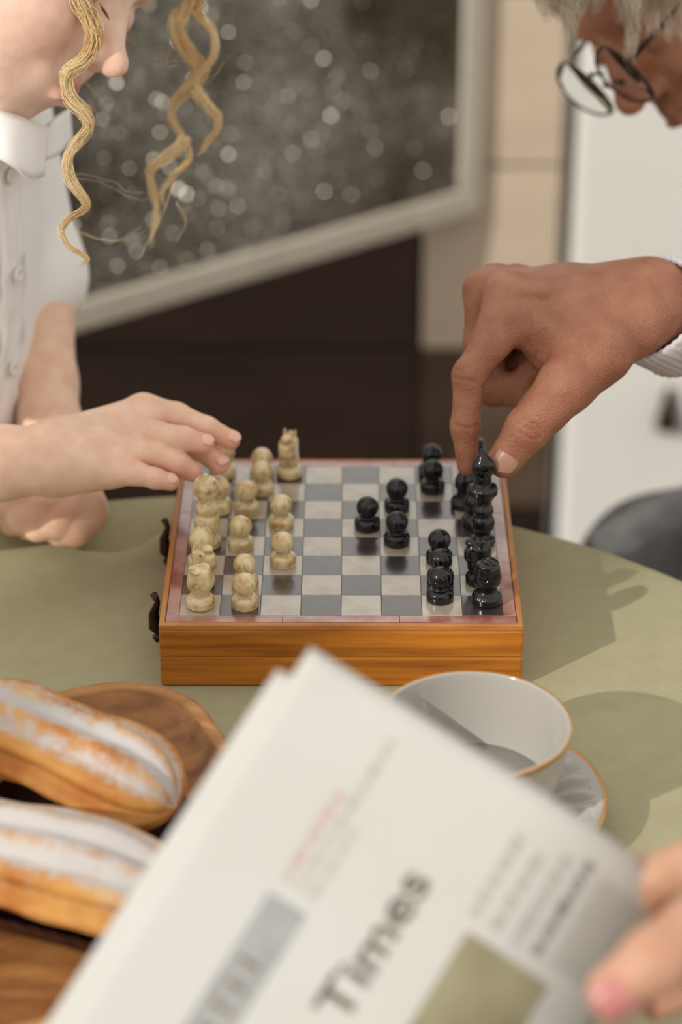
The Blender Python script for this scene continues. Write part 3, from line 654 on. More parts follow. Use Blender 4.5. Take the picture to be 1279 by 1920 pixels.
def lettering(name, body, a0, bbase, size, m, bold=.0, shear=0.):
    cu_ = bpy.data.curves.new(name, 'FONT'); cu_.body = body; cu_.size = 1; cu_.offset = bold; cu_.shear = shear; cu_.resolution_u = 3
    t = bpy.data.objects.new(name + '_text', cu_); COL.objects.link(t); dg = bpy.context.evaluated_depsgraph_get(); dg.update()
    me = bpy.data.meshes.new_from_object(t.evaluated_get(dg)); bpy.data.objects.remove(t)
    for v in me.vertices: v.co = Vector(page(px(a0 - v.co.x * size * 1.32), px(bbase - v.co.y * size), .0003))
    o = link(name, me, m, smooth=False); return keep(o, top)
lettering('masthead_lettering', 'Times', 572, 437, 98, M['ink'], .016)
for k in range(5):                                       # heavy strokes inside the blue picture
    a = 560 + k * 48; printed('picture_mark', [(px(a), px(a + 22), px(200), px(262))], M['ink_pale'], .0004, 2); printed('picture_mark', [(px(a + 4), px(a + 12), px(206 + 6 * (k % 2)), px(252))], M['ink'], .0006, 2)

# ------------------------------------------------------------------ people
def spline(P, n=8):
    P = [np.array(p, float) for p in P]; Q = [2 * P[0] - P[1]] + P + [2 * P[-1] - P[-2]]; out = []
    for i in range(1, len(Q) - 2):
        p0, p1, p2, p3 = Q[i - 1:i + 3]
        for t in np.linspace(0, 1, n, endpoint=False): out.append(.5 * (2 * p1 + (p2 - p0) * t + (2 * p0 - 5 * p1 + 4 * p2 - p3) * t * t + (3 * p1 - p0 - 3 * p2 + p3) * t ** 3))
    out.append(P[-1]); return np.array(out)
def hand(z0, fingers, palm, vox, kf=.004, kp=.007, kpf=.006, grooves=(), ridges=(), extra=()):
    # fingers: lists of (px, py, extra distance, radius); palm: list of such chains
    J = lambda p: PD(p[0], p[1], z0 + p[2])
    pts = [J(p) for ch in list(fingers) + list(palm) + list(extra) for p in ch]; rm = max(p[3] for ch in list(fingers) + list(palm) + list(extra) for p in ch)
    F = Field(np.min(pts, 0) - rm - .006, np.max(pts, 0) + rm + .006, vox); D = F.d; FM = F.new()
    for ch in palm:
        for p, q in zip(ch[:-1], ch[1:]): F.cone(D, J(p), J(q), p[3], q[3], kp)
    for ch in fingers:
        G = F.new()
        for p, q in zip(ch[:-1], ch[1:]): F.cone(G, J(p), J(q), p[3], q[3], kf)
        FM = F.smin(FM, G, .0012)
    for ch in extra:
        for p, q in zip(ch[:-1], ch[1:]): F.cone(FM, J(p), J(q), p[3], q[3], .003)
    D = F.smin(D, FM, kpf)
    for ch in ridges:
        for p, q in zip(ch[:-1], ch[1:]): F.cone(D, J(p), J(q), p[3], q[3], .004)
    def surf(p):                                          # the skin point seen along this view line
        for dd in np.arange(-.05, .08, .0005):
            q = PD(p[0], p[1], z0 + dd); i = np.round((q - F.lo) / F.v).astype(int)
            if (i >= 0).all() and (i < F.n).all() and D[tuple(i)] < 0: return q
        return J(p)
    for w, dep, ch in grooves: F.groove(D, [surf(p) for p in ch], w * 1.2, dep * 1.1)
    return F, D, J
def nail(c, along, out, L_, w, m, parent, name='fingernail'):
    al = np.array(along, float); al /= np.linalg.norm(al); out = np.array(out, float); out -= al * (out @ al); out /= np.linalg.norm(out); sd_ = np.cross(out, al)
    vs = []; fs = []; n = 14; mm = 10
    for i in range(n + 1):
        for j in range(mm + 1):
            u = -1 + 2 * i / n; v = -1 + 2 * j / mm
            ww = w * (1 - .25 * max(0, u) ** 3 - .18 * max(0, -u) ** 3) * math.sqrt(max(0, 1 - abs(u) ** 6))
            th = v * .95
            vs.append(np.array(c) + al * u * L_ + sd_ * ww * math.sin(th) / math.sin(.95) + out * (w * 1.0 * (math.cos(th) - 1) + .0004 - .0006 * u * u))
    for i in range(n):
        for j in range(mm): a = i * (mm + 1) + j; fs.append((a, a + mm + 1, a + mm + 2, a + 1))
    o = link(name, pydata(name, vs, fs), m); md = o.modifiers.new('thick', 'SOLIDIFY'); md.thickness = .0007; md.offset = -1
    return keep(o, parent)
def head(F, D, c, Fd, U, Sd, g, nose=1.0):
    R = np.array([Fd, U, Sd]); m = .001 * g
    L_ = lambda f, u, s: np.array(c) + m * (f * Fd + u * U + s * Sd)
    E = lambda f, u, s, rf, ru, rs, k=10, cut=False: F.ell(D, L_(f, u, s), (rf * m, ru * m, rs * m), R, k * m, cut)
    E(-12, 34, 0, 92, 82, 72, 1); E(22, -22, 0, 62, 72, 60, 22); E(46, -74, 0, 27, 24, 30, 26); E(-5, -40, 0, 55, 50, 55, 20)
    for s in (-1, 1):
        E(46, -36, 33 * s, 33, 30, 25, 16); E(66, 10, 26 * s, 18, 10, 22, 14)
    E(62, 34, 0, 26, 36, 48, 20)
    for s in (-1, 1): E(90, -6, 30 * s, 13, 11, 17, 9, True)
    for s in (-1, 1): E(70, -7, 31 * s, 14, 12.5, 15.5, 3)                    # closed-down eyelids
    F.cone(D, L_(78, 2, 0), L_(92 + 4 * nose, -30, 0), 7 * m, 8.0 * m * nose, 8 * m); E(95 + 4 * nose, -33, 0, 9, 8, 8.5 * nose, 5)
    for s in (-1, 1): E(87, -36, 9.5 * s * nose, 8, 6, 6, 4); E(92, -43, 5 * s, 4, 3.2, 2.4, 2, True)
    E(74, -57, 0, 14, 11, 26, 12)                                            # muzzle
    for s in (-1, 1): F.cone(D, L_(86, -53.5, 3 * s), L_(78, -56, 17 * s), 3.4 * m, 1.6 * m, 3 * m)
    F.cone(D, L_(84, -62, -8), L_(84, -62, 8), 4.0 * m, 4.0 * m, 4 * m); F.cone(D, L_(86, -62, 9), L_(78, -59, 18), 4 * m, 1.5 * m, 3 * m); F.cone(D, L_(86, -62, -9), L_(78, -59, -18), 4 * m, 1.5 * m, 3 * m)
    F.groove(D, [L_(80, -57, -20), L_(90, -57.8, -8), L_(92, -57.6, 0), L_(90, -57.8, 8), L_(80, -57, 20)], 1.5 * m, 2.2 * m)
    for s in (-1, 1):
        F.groove(D, [L_(84, -12, 16 * s), L_(85, -14, 30 * s), L_(78, -11, 44 * s)], 1.0 * m, 1.0 * m)
        E(-8, -8, 72 * s, 15, 27, 6, 3); E(-2, -6, 77 * s, 8, 17, 4, 2, True); E(2, -26, 71 * s, 7, 8, 6, 4)   # ears
    F.cone(D, L_(-22, -55, 0), L_(-48, -150, 0), 47 * m, 50 * m, 22 * m)
    return L_
def ortho(Fd, Sd):
    Fd = Fd / np.linalg.norm(Fd); Sd = Sd - Fd * (Sd @ Fd); Sd /= np.linalg.norm(Sd); return Fd, np.cross(Sd, Fd), Sd
def fit_field(pts, rm, vox): return Field(np.min(pts, 0) - rm, np.max(pts, 0) + rm, vox)
def lock(guides, n, w0, w1, rad, wig=.0, seed=0):
    # guides: world polylines; n strands each, spread w0 at the root to w1 at the tip
    rg = np.random.default_rng(seed); vs = []; fs = []
    for G in guides:
        P = spline(G, 7); T = np.linspace(0, 1, len(P))
        for i in range(n):
            o = rg.normal(0, 1, 3); o /= max(np.linalg.norm(o), .6); e = rg.uniform(.86, 1.0); ph = rg.uniform(0, 6.28, 3)
            m_ = max(4, int(len(P) * e)); t = T[:m_]
            Q = P[:m_] + o * (w0 + (w1 - w0) * t)[:, None] * (1 + .35 * np.sin(t * 19 + ph[0]))[:, None] + wig * np.stack([np.sin(t * 31 + ph[k]) for k in range(3)], 1)
            tube_data(Q, rad * (1 - .65 * t), 4, vs, fs, False)
    return vs, fs

# ---- the child
girl = empty('person', (-.42, .12, 0)); tag(girl, 'child with blond curls in a white shirt reaching over the board', 'person')
z0 = 1.405
gf = [[(210, 881, .002, .0102), (252, 887, -.003, .0070), (291, 897, .000, .0059), (320, 904, .003, .0052)],
      [(226, 847, .012, .0108), (292, 852, .009, .0074), (332, 868, .011, .0071), (360, 884, .016, .0062)],
      [(244, 811, .022, .0112), (292, 814, .013, .0078), (344, 822, .010, .0068), (383, 832, .013, .0060)],
      [(270, 774, .038, .0116), (330, 780, .030, .0080), (388, 803, .026, .0067), (432, 825, .028, .0059)],
      [(232, 838, .050, .012), (310, 838, .048, .0098), (375, 838, .034, .0078), (411, 870, .028, .0063)]]
gp = [[(-330, 930, .02, .027), (-120, 885, .012, .0235), (0, 868, .008, .0212), (105, 861, .008, .0198), (165, 858, .008, .0195)],
      [(105, 861, .006, .0198), (212, 876, .003, .0118)], [(110, 855, .010, .0200), (222, 848, .011, .0128)], [(115, 850, .016, .0195), (240, 814, .024, .0130)], [(120, 843, .022, .0185), (268, 781, .038, .0128)],
      [(150, 860, .030, .016), (245, 835, .045, .0125)]]
gg = [(.0022, .0010, [(228, 862, -.012, 0), (243, 868, -.014, 0)]), (.004, .0016, [(254, 792, .000, 0), (230, 806, .000, 0)]), (.004, .0014, [(285, 762, .012, 0), (262, 772, .012, 0)])]
F, D, J = hand(z0, gf, gp, .0010, kf=.003, kpf=.0042, grooves=gg)
parts = [F.mesh(D)]
blobs = [(J(p), .007, .45, (226, 150, 122)) for ch in gf for p in (ch[1], ch[3])] + [(J(ch[3]), .010, .5, (232, 150, 126)) for ch in gf]
# the other hand, half closed on the cloth
z1 = 1.474
hf = [[(112, 925, .02, .010), (60, 935, .006, .0088), (18, 948, .010, .0078), (6, 965, .022, .0068)],
      [(140, 936, .012, .011), (80, 958, -.004, .0092), (40, 975, .002, .0080), (22, 985, .016, .007)],
      [(160, 950, .006, .011), (112, 982, -.008, .0092), (72, 990, .000, .0080), (52, 992, .014, .007)],
      [(166, 968, .004, .0098), (140, 998, -.006, .0085), (112, 1000, .000, .0074), (95, 998, .012, .0064)]]
hp_ = [[(120, 640, .075, .026), (112, 780, .060, .0225), (108, 850, .045, .0185), (112, 890, .032, .0175), (120, 925, .022, .015)], [(108, 865, .045, .0185), (140, 936, .014, .0125)], [(110, 875, .04, .018), (160, 950, .010, .0125)], [(112, 885, .035, .017), (166, 965, .008, .0112)], [(100, 900, .05, .014), (50, 950, .04, .0105)]]
hp_[0] = [(58, 500, .12, .024), (70, 600, .115, .0235), (82, 720, .09, .0215), (95, 800, .066, .0195)] + hp_[0][2:]
F, D, J2 = hand(z1, hf, hp_, .0013)
parts.append(F.mesh(D)); blobs += [(J2(p), .009, .4, (224, 146, 118)) for ch in hf for p in (ch[1], ch[3])]
# head
gF, gU, gS = ortho(.82 * CR - .54 * CU + .16 * CB, CB + .0 * CR)
if gU @ CU < 0: gU = -gU
GSC = 1.08; gc = PD(140, 176, 1.41) - .001 * GSC * (90 * gF - 58 * gU)
F = Field(gc - .20, gc + .20, .0021); D = F.d
GL = head(F, D, gc, gF, gU, gS, GSC, .85)
parts.append(F.mesh(D))
blobs += [(GL(92, -57, s), .0075 * GSC, .8, (214, 124, 112)) for s in (-14, -8, 0, 8, 14)] + [(GL(62, -36, 40), .026, .28, (234, 160, 136)), (GL(62, -36, -40), .026, .28, (234, 160, 136)), (GL(100, -33, 0), .011, .35, (240, 160, 134))]
me, vv = np_mesh('child_body', parts); tint(me, vv, (232, 196, 170), [(gc, .17, .9, (244, 216, 200))] + blobs)  # head skin painted paler to stand in for sun on the face
gb = keep(link('body', me, M['skin_child']), girl)
for i, (al, ln_, w) in enumerate((((291, 896), .0042, .0040), None, ((343, 824), .0046, .0044), ((388, 805), .0048, .0046), ((375, 838), .0046, .0048)) if False else ()): pass
def gnail(ch, back, L_, w, out):
    a = J(ch[2]); b = J(ch[3]); t = (b - a) / np.linalg.norm(b - a); o = np.array(out, float); o -= t * (o @ t); o /= np.linalg.norm(o)
    nail(b - t * back + o * (ch[3][3] + .0001), t, o, L_, w, M['nail'], gb)
OUT = .55 * CU + .80 * CB
gnail(gf[0], .001, .0040, .0038, OUT + .3 * CR); gnail(gf[2], -.0005, .0044, .0042, OUT + .35 * CR); gnail(gf[3], -.0005, .0046, .0044, OUT + .5 * CR); gnail(gf[4], -.001, .0044, .0044, .8 * CB + .7 * CR)
for ch in hf[:3]:
    a = J2(ch[2]); b = J2(ch[3]); t = (b - a) / np.linalg.norm(b - a); nail(b + (CB * .5 - CR * .8) * ch[3][3] * .98, t, CB * .5 - CR * .8, .0042, .0042, M['nail'], gb)
# eyebrows and lashes
vs = []; fs = []
for s in (-1, 1):
    for k in range(60):
        q = k / 59; b = GL(82 - 10 * q * q, 12 + 3 * math.sin(q * 3), s * (12 + 36 * q)); tube_data([b, b + .006 * (gU * .3 + gS * s * .8 - gF * .1) ], [.0005, .0002], 4, vs, fs, False)
keep(link('eyebrows', pydata('eyebrows', vs, fs), M['brow']), girl)
vs = []; fs = []
for s in (-1, 1):
    for k in range(34):
        q = k / 33; b = GL(84.5 - 7 * abs(q - .4) ** 2, -13.5 + 2.5 * q, s * (17 + 27 * q)); d_ = gF * .75 - gU * .45 + gS * s * (q - .3) * .7
        tube_data([b - gF * .001, b + d_ * .005, b + d_ * .0085 + gU * .001], [.0004, .0003, .0001], 4, vs, fs, False)
keep(link('eyelashes', pydata('eyelashes', vs, fs), M['brow']), girl)['kind'] = 'stuff'
# hair: hanging curls and the cap of strands over the skull
d1 = 1.372; d2 = 1.50
L1 = [(120, -190), (165, -110), (140, -50), (152, 0), (170, 38), (178, 75), (156, 113), (126, 139), (131, 180), (160, 214), (164, 240), (143, 266), (126, 300), (135, 338), (160, 375), (160, 391), (131, 409), (116, 431), (128, 461), (163, 485), (143, 503)]
G1 = [PD(x, y, d1 - .004 * math.sin(i)) for i, (x, y) in enumerate(L1)]
vs, fs = lock([G1], 110, .0042, .0010, .00026, .0005, 3)
v2, f2 = lock([[p + V(.003, -.002, 0) for p in G1[:8]], [p + V(-.003, -.002, .001) for p in G1[:7]], [p + V(.0025 * math.sin(i * 1.3), -.003, .001) for i, p in enumerate(G1[:16])]], 30, .0040, .0010, .00026, .0009, 4)
fs += [tuple(i + len(vs) for i in f) for f in f2]; vs += v2
L2 = [[(430, -150), (400, -60), (375, 0), (338, 22), (326, 52), (349, 98), (371, 128), (360, 161), (326, 195), (323, 225), (345, 259), (355, 296), (326, 330), (304, 360), (308, 392)],
      [(420, -140), (390, -40), (366, 15), (398, 60), (398, 105), (362, 150), (330, 180), (318, 205)], [(410, -140), (380, -40), (352, 14), (340, 60), (362, 100), (388, 128), (371, 160), (345, 190)],
      [(360, 160), (374, 180), (398, 206), (409, 233), (394, 263), (368, 293)], [(345, 259), (330, 282), (293, 308), (280, 323), (289, 368), (293, 405), (278, 469)], [(415, -120), (385, -20), (345, 20), (330, 70), (352, 110), (366, 140), (340, 178)]]
v2, f2 = lock([[PD(x, y, d2 + .006 * math.sin(i * .9 + k)) for i, (x, y) in enumerate(g)] for k, g in enumerate(L2)], 40, .0034, .0010, .00028, .0008, 5)
fs += [tuple(i + len(vs) for i in f) for f in f2]; vs += v2
fly = [[(140, 330), (190, 340), (240, 365), (285, 372)], [(140, 430), (200, 448), (250, 440), (285, 405)], [(330, 380), (348, 420), (320, 470)], [(330, 60), (300, 120), (250, 135)], [(420, 120), (400, 150), (372, 160)], [(160, 150), (215, 215)], [(165, 190), (190, 238)], [(150, 190), (172, 268)], [(330, 340), (300, 420), (262, 490)], [(330, 120), (290, 115), (240, 90)]]
v2, f2 = lock([[PD(x, y, d2 - .05) for x, y in g] for g in fly], 2, .0016, .003, .00011, .0003, 6)
fs += [tuple(i + len(vs) for i in f) for f in f2]; vs += v2
def cap(L_fn, n, rad, seed, fr=(95, 86, 76), hang=.06, sc=1.0, lim=45):
    rg = np.random.default_rng(seed); guides = []
    for i in range(n):
        a = rg.uniform(0, 2 * math.pi); s0 = math.cos(a); f0 = math.sin(a); path = []
        for t in np.linspace(.05, 1.0, 12):
            th = t * (1.45 if f0 < -.15 else 1.05 - .35 * (f0 + .15)); r = 1.03 + .03 * rg.uniform()
            path.append(L_fn(-12 + fr[0] * r * math.sin(th) * f0, 34 + fr[1] * r * math.cos(th), fr[2] * r * math.sin(th) * s0))
        if f0 < -.15:
            e = path[-1]; dn = V(0, 0, -1)
            for k in range(1, 7): path.append(e + dn * hang * k / 6 + .006 * rg.normal(size=3))
        guides.append(path)
    return lock(guides, 2, .003, .003, rad, .0015, seed)
v2, f2 = cap(GL, 420, .0011, 8, hang=.05)
fs += [tuple(i + len(vs) for i in f) for f in f2]; vs += v2
o = keep(link('hair', pydata('hair', vs, fs), M['hair_girl']), girl); o['label'] = 'long blond curls'
# shirt: torso, puff sleeves, collar
tF, tU, tS = ortho(.90 * CR + .43 * CB * V(1, 1, 0), V(.30, -.95, 0))
if tU[2] < 0: tU = -tU
chest = PD(28, 400, 1.465); tc_ = chest - tF * .085
TL = lambda f, u, s: tc_ + tF * f + tU * u + tS * s
F = Field(V(-.52, -.20, .36), V(.02, .42, 1.10), .0034); D = F.d; R3 = np.array([tF, tU, tS])
F.ell(D, TL(0, .02, 0), (.080, .17, .115), R3, .01); F.ell(D, TL(.0, -.12, 0), (.068, .19, .095), R3, .04); F.ell(D, TL(-.01, -.27, 0), (.085, .10, .11), R3, .05)
F.cone(D, TL(-.01, .13, -.085), TL(-.01, .13, .085), .045, .045, .05)
F.cone(D, TL(0, .15, 0), TL(.015, .185, 0), .052, .047, .03)
shl = TL(-.020, .10, -.125); F.cone(D, shl, PD(58, 520, 1.60), .044, .034, .02); F.ell(D, PD(66, 515, 1.60), (.030, .034, .030), None, .02)
shr = TL(-.005, .11, .135); elb_r = PD(-330, 930, z0 + .02); F.cone(D, shr, shr * .55 + elb_r * .45, .055, .050, .03)
for k in range(9):                                        # hanging folds in the cotton
    s = -.11 + k * .026 + .006 * math.sin(k * 5); F.groove(D, [TL(.12, .10 - .02 * (k % 3), s), TL(.12, -.05, s + .01), TL(.11, -.22, s + .016 * math.sin(k))], .014, .0045)
sl, g = F.sub(F.lo, F.lo + F.v * F.n, 0)                   # the cloth hem brushes past the table edge
D[sl] = np.maximum(D[sl], -np.maximum(np.sqrt((g[0] - TC[0]) ** 2 + (g[1] - TC[1]) ** 2) - .437, g[2] - ZT - .008).astype(np.float32))
v, f = F.mesh(D); me, vv = np_mesh('shirt', [(v, f)])
sh = keep(link('shirt', me, M['shirt']), girl); sh['label'] = 'white cotton shirt with button front'
def on_torso(f0, u, s):                                   # march from the front to the shirt surface
    for f in np.arange(f0, -.05, -.001):
        q = TL(f, u, s); i = np.round((q - F.lo) / F.v).astype(int)
        if (i >= 0).all() and (i < F.n).all() and D[tuple(i)] < 0: return q
    return TL(.085, u, s)
vs = []; fs = []
us = np.linspace(.13, -.26, 40)
for i, u in enumerate(us):
    for j, s in enumerate(np.linspace(-.013, .013, 7)):
        q = on_torso(.14, u, s); vs.append(q + tF * (.0022 + (.0010 if abs(j - 3) == 3 else 0)))
for i in range(len(us) - 1):
    for j in range(6): fs.append((i * 7 + j, i * 7 + j + 1, (i + 1) * 7 + j + 1, (i + 1) * 7 + j))
o = link('placket', pydata('placket', vs, fs), M['shirt']); o.modifiers.new('t', 'SOLIDIFY').thickness = .002; keep(o, girl)
for u in (.09, .024, -.040, -.105, -.17):
    q = on_torso(.14, u, 0) + tF * .0036
    bm_ = lathe_mesh('button', [(.0004, .0006), (.0016, .0006), (.0030, .0014), (.0044, .0016), (.0052, .0008), (.0052, -.0004), (.0004, -.0004)], 24)
    o = link('button', bm_, M['button']); o.rotation_euler = Vector(tF).to_track_quat('Z', 'Y').to_euler(); o.location = q; keep(o, girl)
vs = []; fs = []; n = 48                                   # standing collar with its fold
for i, (r, h_, lean) in enumerate(((.050, .150, 0), (.053, .168, .0), (.052, .182, .004), (.0545, .1835, .004), (.058, .176, .006), (.064, .150, .010))):
    for k in range(n):
        a = .22 + (2 * math.pi - .44) * k / (n - 1); rr = r + .0015 * math.sin(a * 7)
        vs.append(TL(.018 + rr * 1.02 * math.cos(a) + lean, h_ - .030 * max(0, math.cos(a)) - .004, rr * math.sin(a)))
for i in range(5):
    for k in range(n - 1): fs.append((i * n + k, i * n + k + 1, (i + 1) * n + k + 1, (i + 1) * n + k))
o = link('collar', pydata('collar', vs, fs), M['shirt']); o.modifiers.new('t', 'SOLIDIFY').thickness = .0022; keep(o, girl)
def strip(top, bot, name, m, parent, n=24):
    T_ = spline([PD(*q) for q in top], 8); B_ = spline([PD(*q) for q in bot], 8); k = len(T_); vs = []; fs = []
    for j in range(7):
        t = j / 6; bul = math.sin(t * math.pi) * .0035
        for a_, b_ in zip(T_, B_): vs.append(a_ * (1 - t) + b_ * t + CB * bul)
    for j in range(6):
        for i in range(k - 1): fs.append((j * k + i, j * k + i + 1, (j + 1) * k + i + 1, (j + 1) * k + i))
    o = link(name, pydata(name, vs, fs), m); o.modifiers.new('t', 'SOLIDIFY').thickness = .0025; return keep(o, parent)
strip([(-90, 190, 1.405), (-20, 204, 1.40), (30, 220, 1.405), (66, 234, 1.42), (86, 238, 1.445)], [(-90, 280, 1.40), (-20, 292, 1.392), (20, 312, 1.395), (52, 334, 1.41), (76, 330, 1.44)], 'collar_flap', M['shirt'], girl)
strip([(86, 236, 1.45), (100, 222, 1.48), (126, 205, 1.53)], [(78, 300, 1.45), (104, 290, 1.485), (130, 262, 1.535)], 'collar_flap', M['shirt'], girl)
# trousers and shoes of the child, below the table
F = Field(V(-.60, -.15, 0), V(.0, .45, .60), .007); D = F.d
for s in (-1, 1):
    hip = TL(-.02, -.33, .06 * s); hip[2] = .47; knee = hip + V(.24, .0, .0); foot = knee + V(.02, 0, -.42)
    F.cone(D, hip, knee, .075, .055, .04); F.cone(D, knee, foot + V(0, 0, .06), .055, .042, .02)
    F.cone(D, foot + V(-.02, 0, .0), foot + V(.07, 0, -.02), .036, .030, .02)
v, f = F.mesh(D); me, vv = np_mesh('trousers', [(v, f)]); keep(link('trousers', me, M['denim']), girl)

# ---- the man
man = empty('person', (.55, .42, 0)); tag(man, 'grey-haired man with glasses leaning over to lift a black chess piece', 'person')
z0 = 1.385
mf = [[(950, 556, .004, .0135), (925, 635, -.002, .0112), (880, 704, -.002, .0092), (872, 800, .002, .0077), (877, 872, .006, .0062)],
      [(910, 545, .024, .0122), (905, 640, .034, .0105), (925, 728, .034, .0100), (972, 732, .026, .0092), (995, 700, .020, .008)],
      [(928, 534, .046, .0118), (925, 630, .056, .0105), (950, 700, .052, .0098), (988, 690, .044, .0088), (1005, 660, .038, .0078)],
      [(965, 530, .066, .0108), (975, 620, .070, .0092), (1000, 670, .066, .0084), (1030, 650, .058, .0078)],
      [(1120, 660, -.004, .0200), (1062, 722, -.014, .0160), (1022, 768, -.016, .0132), (990, 803, -.014, .0122), (946, 864, -.008, .0100)]]
mp = [[(1560, 690, .20, .034), (1400, 625, .10, .029), (1280, 580, .045, .0250), (1215, 568, .022, .0226), (1165, 568, .015, .0222)],
      [(1215, 568, .022, .0226), (1085, 580, .006, .0205), (958, 556, .006, .0146)], [(1215, 560, .028, .0210), (1060, 560, .022, .0190), (915, 546, .026, .0132)], [(1215, 562, .034, .0200), (1060, 560, .040, .0170), (935, 538, .047, .0126)], [(1210, 570, .040, .0190), (970, 538, .066, .0118)],
      [(1190, 605, .010, .0200), (1100, 650, .002, .0220), (1040, 650, .008, .0170)], [(1180, 610, .03, .018), (1092, 712, .030, .0105)], [(1040, 600, .004, .016), (985, 610, .003, .013)]]
mr_ = [[(955, 540, -.006, .0042), (1020, 545, -.010, .0034), (1110, 542, -.006, .0030), (1180, 540, .0, .003)], [(915, 533, .014, .0045), (1000, 528, .006, .0036), (1100, 518, .012, .003)]]
mg = [(.0011, .0016, [(990, 590, -.014, 0), (994, 622, -.014, 0), (990, 650, -.012, 0)]), (.0010, .0012, [(1008, 628, -.016, 0), (1003, 665, -.016, 0), (1002, 695, -.016, 0)]), (.0009, .0010, [(1022, 622, -.018, 0), (1012, 665, -.020, 0)]),
      (.0009, .0011, [(968, 790, -.026, 0), (996, 806, -.027, 0), (1012, 822, -.026, 0)]), (.0008, .0010, [(975, 782, -.027, 0), (1004, 796, -.028, 0), (1018, 812, -.026, 0)]), (.0008, .0009, [(978, 812, -.026, 0), (1000, 824, -.026, 0)]),
      (.0009, .0009, [(852, 706, -.010, 0), (868, 712, -.012, 0), (888, 716, -.011, 0)]), (.0008, .0008, [(852, 694, -.010, 0), (866, 697, -.012, 0)]), (.0009, .0009, [(852, 798, -.006, 0), (880, 803, -.008, 0), (896, 798, -.006, 0)]),
      (.0010, .0012, [(905, 725, -.006, 0), (925, 700, -.010, 0), (955, 665, -.012, 0)])]
F, D, JM = hand(z0, mf, mp, .0011, kf=.005, kp=.009, grooves=mg, ridges=mr_)
parts = [F.mesh(D)]
mb = [(JM(p), .010, .4, (168, 100, 76)) for ch in mf for p in ch[2:]] + [(JM((955, 545, -.008)), .012, .35, (196, 142, 114)), (JM((1130, 640, -.02)), .02, .25, (142, 84, 62))]
mF, mU, mS = ortho(-.66 * CR - .72 * CU + .16 * CB, CB * .95 + .22 * (.83 * CR - .55 * CU))
if mU @ CR > 0: mU = -mU
MSC = 1.12; mc = PD(1172, 206, 1.60) - .001 * MSC * (106 * mF - 34 * mU)
F = Field(mc - .23, mc + .23, .0026); D = F.d
ML = head(F, D, mc, mF, mU, mS, MSC, 1.15)
parts.append(F.mesh(D)); mb += [(ML(100, -33, 0), .012, .6, (176, 104, 82)), (ML(60, -36, 38), .03, .4, (196, 132, 106))]
me, vv = np_mesh('man_body', parts); tint(me, vv, (166, 114, 88), [(mc, .16, .95, (190, 140, 112))] + mb)
mbo = keep(link('body', me, M['skin_man']), man)
a = JM(mf[4][3]); b = JM(mf[4][4]); t = (b - a) / np.linalg.norm(b - a); o_ = CB * .92 + .22 * CR + .25 * CU; o_ -= t * (o_ @ t); o_ /= np.linalg.norm(o_)
nail(b + o_ * .0104 - t * .0022, t, o_, .0076, .0072, M['nail_man'], mbo)
# sweater: sleeve, cuff, torso
F = Field(V(.12, -.12, .38), V(.80, .70, 1.30), .004); D = F.d
cu0 = PD(1247, 577, z0 + .030); el = PD(1560, 690, z0 + .21); shd = V(.48, .36, 1.02)
F.cone(D, cu0, el, .030, .052, .02); F.cone(D, el, shd, .055, .068, .04)
F.ell(D, V(.56, .42, .82), (.15, .17, .30), None, .06); F.ell(D, V(.57, .43, .625), (.16, .17, .16), None, .06)
nk = ML(-48, -140, 0); F.cone(D, nk * .75 + V(.55, .42, 1.02) * .25, V(.55, .42, 1.0), .062, .13, .05); F.cone(D, V(.54, .56, 1.0), V(.52, .60, .72), .065, .055, .04)
adir = (el - cu0) / np.linalg.norm(el - cu0)
sl, g = F.sub(cu0, cu0, .05)
pl = -((g[0] - cu0[0]) * adir[0] + (g[1] - cu0[1]) * adir[1] + (g[2] - cu0[2]) * adir[2]) ; D[sl] = np.maximum(D[sl], pl.astype(np.float32))
v, f = F.mesh(D); me, vv = np_mesh('sweater', [(v, f)]); sw = keep(link('sweater', me, M['knit']), man); sw['label'] = 'pale lilac grey ribbed sweater'
# turned-back cuff, open in front
sA_ = np.cross(adir, V(0, 0, 1)); sA_ /= np.linalg.norm(sA_); sB_ = np.cross(sA_, adir)
vs = []; fs = []; n = 160
for i, (t_, r) in enumerate(((.020, .0265), (.004, .0262), (-.010, .0262), (-.0125, .0280), (-.010, .0300), (.004, .0312), (.022, .0322), (.028, .0335), (.034, .0318))):
    for k in range(n):
        a = 2 * math.pi * k / n; rr = r + .00045 * math.cos(a * 40) + .0012 * math.sin(a * 2 + .6); low = max(0, -math.sin(a))
        vs.append(cu0 + adir * (t_ - .010 * low * math.cos(a * .5) ** 2) + sA_ * rr * math.cos(a) + sB_ * (rr * math.sin(a) - .006 * low))
for i in range(8):
    for k in range(n): k2 = (k + 1) % n; fs.append((i * n + k, i * n + k2, (i + 1) * n + k2, (i + 1) * n + k))
o = keep(link('cuff', pydata('cuff', vs, fs), M['knit']), man)
# jeans
F = Field(V(.08, .05, 0), V(.80, .75, .66), .006); D = F.d
kn1 = PY(1190, 1075, .20); kn1[2] = .552; kn2 = PY(1205, 1075, .20) + V(.048, .22, 0); kn2[2] = .517
for hip, knee in ((V(.56, .36, .545), kn1), (V(.57, .52, .545), kn2)):
    F.cone(D, hip, knee, .085, .068, .04); F.cone(D, knee, V(knee[0] + .02, knee[1], .10), .066, .05, .02); F.cone(D, V(knee[0] + .02, knee[1], .045), V(knee[0] - .11, knee[1], .035), .042, .034, .02)
F.ell(D, V(.58, .44, .545), (.12, .16, .095), None, .05)
v, f = F.mesh(D); me, vv = np_mesh('jeans', [(v, f)]); o = keep(link('jeans', me, M['denim']), man); o['label'] = 'dark grey denim trousers'
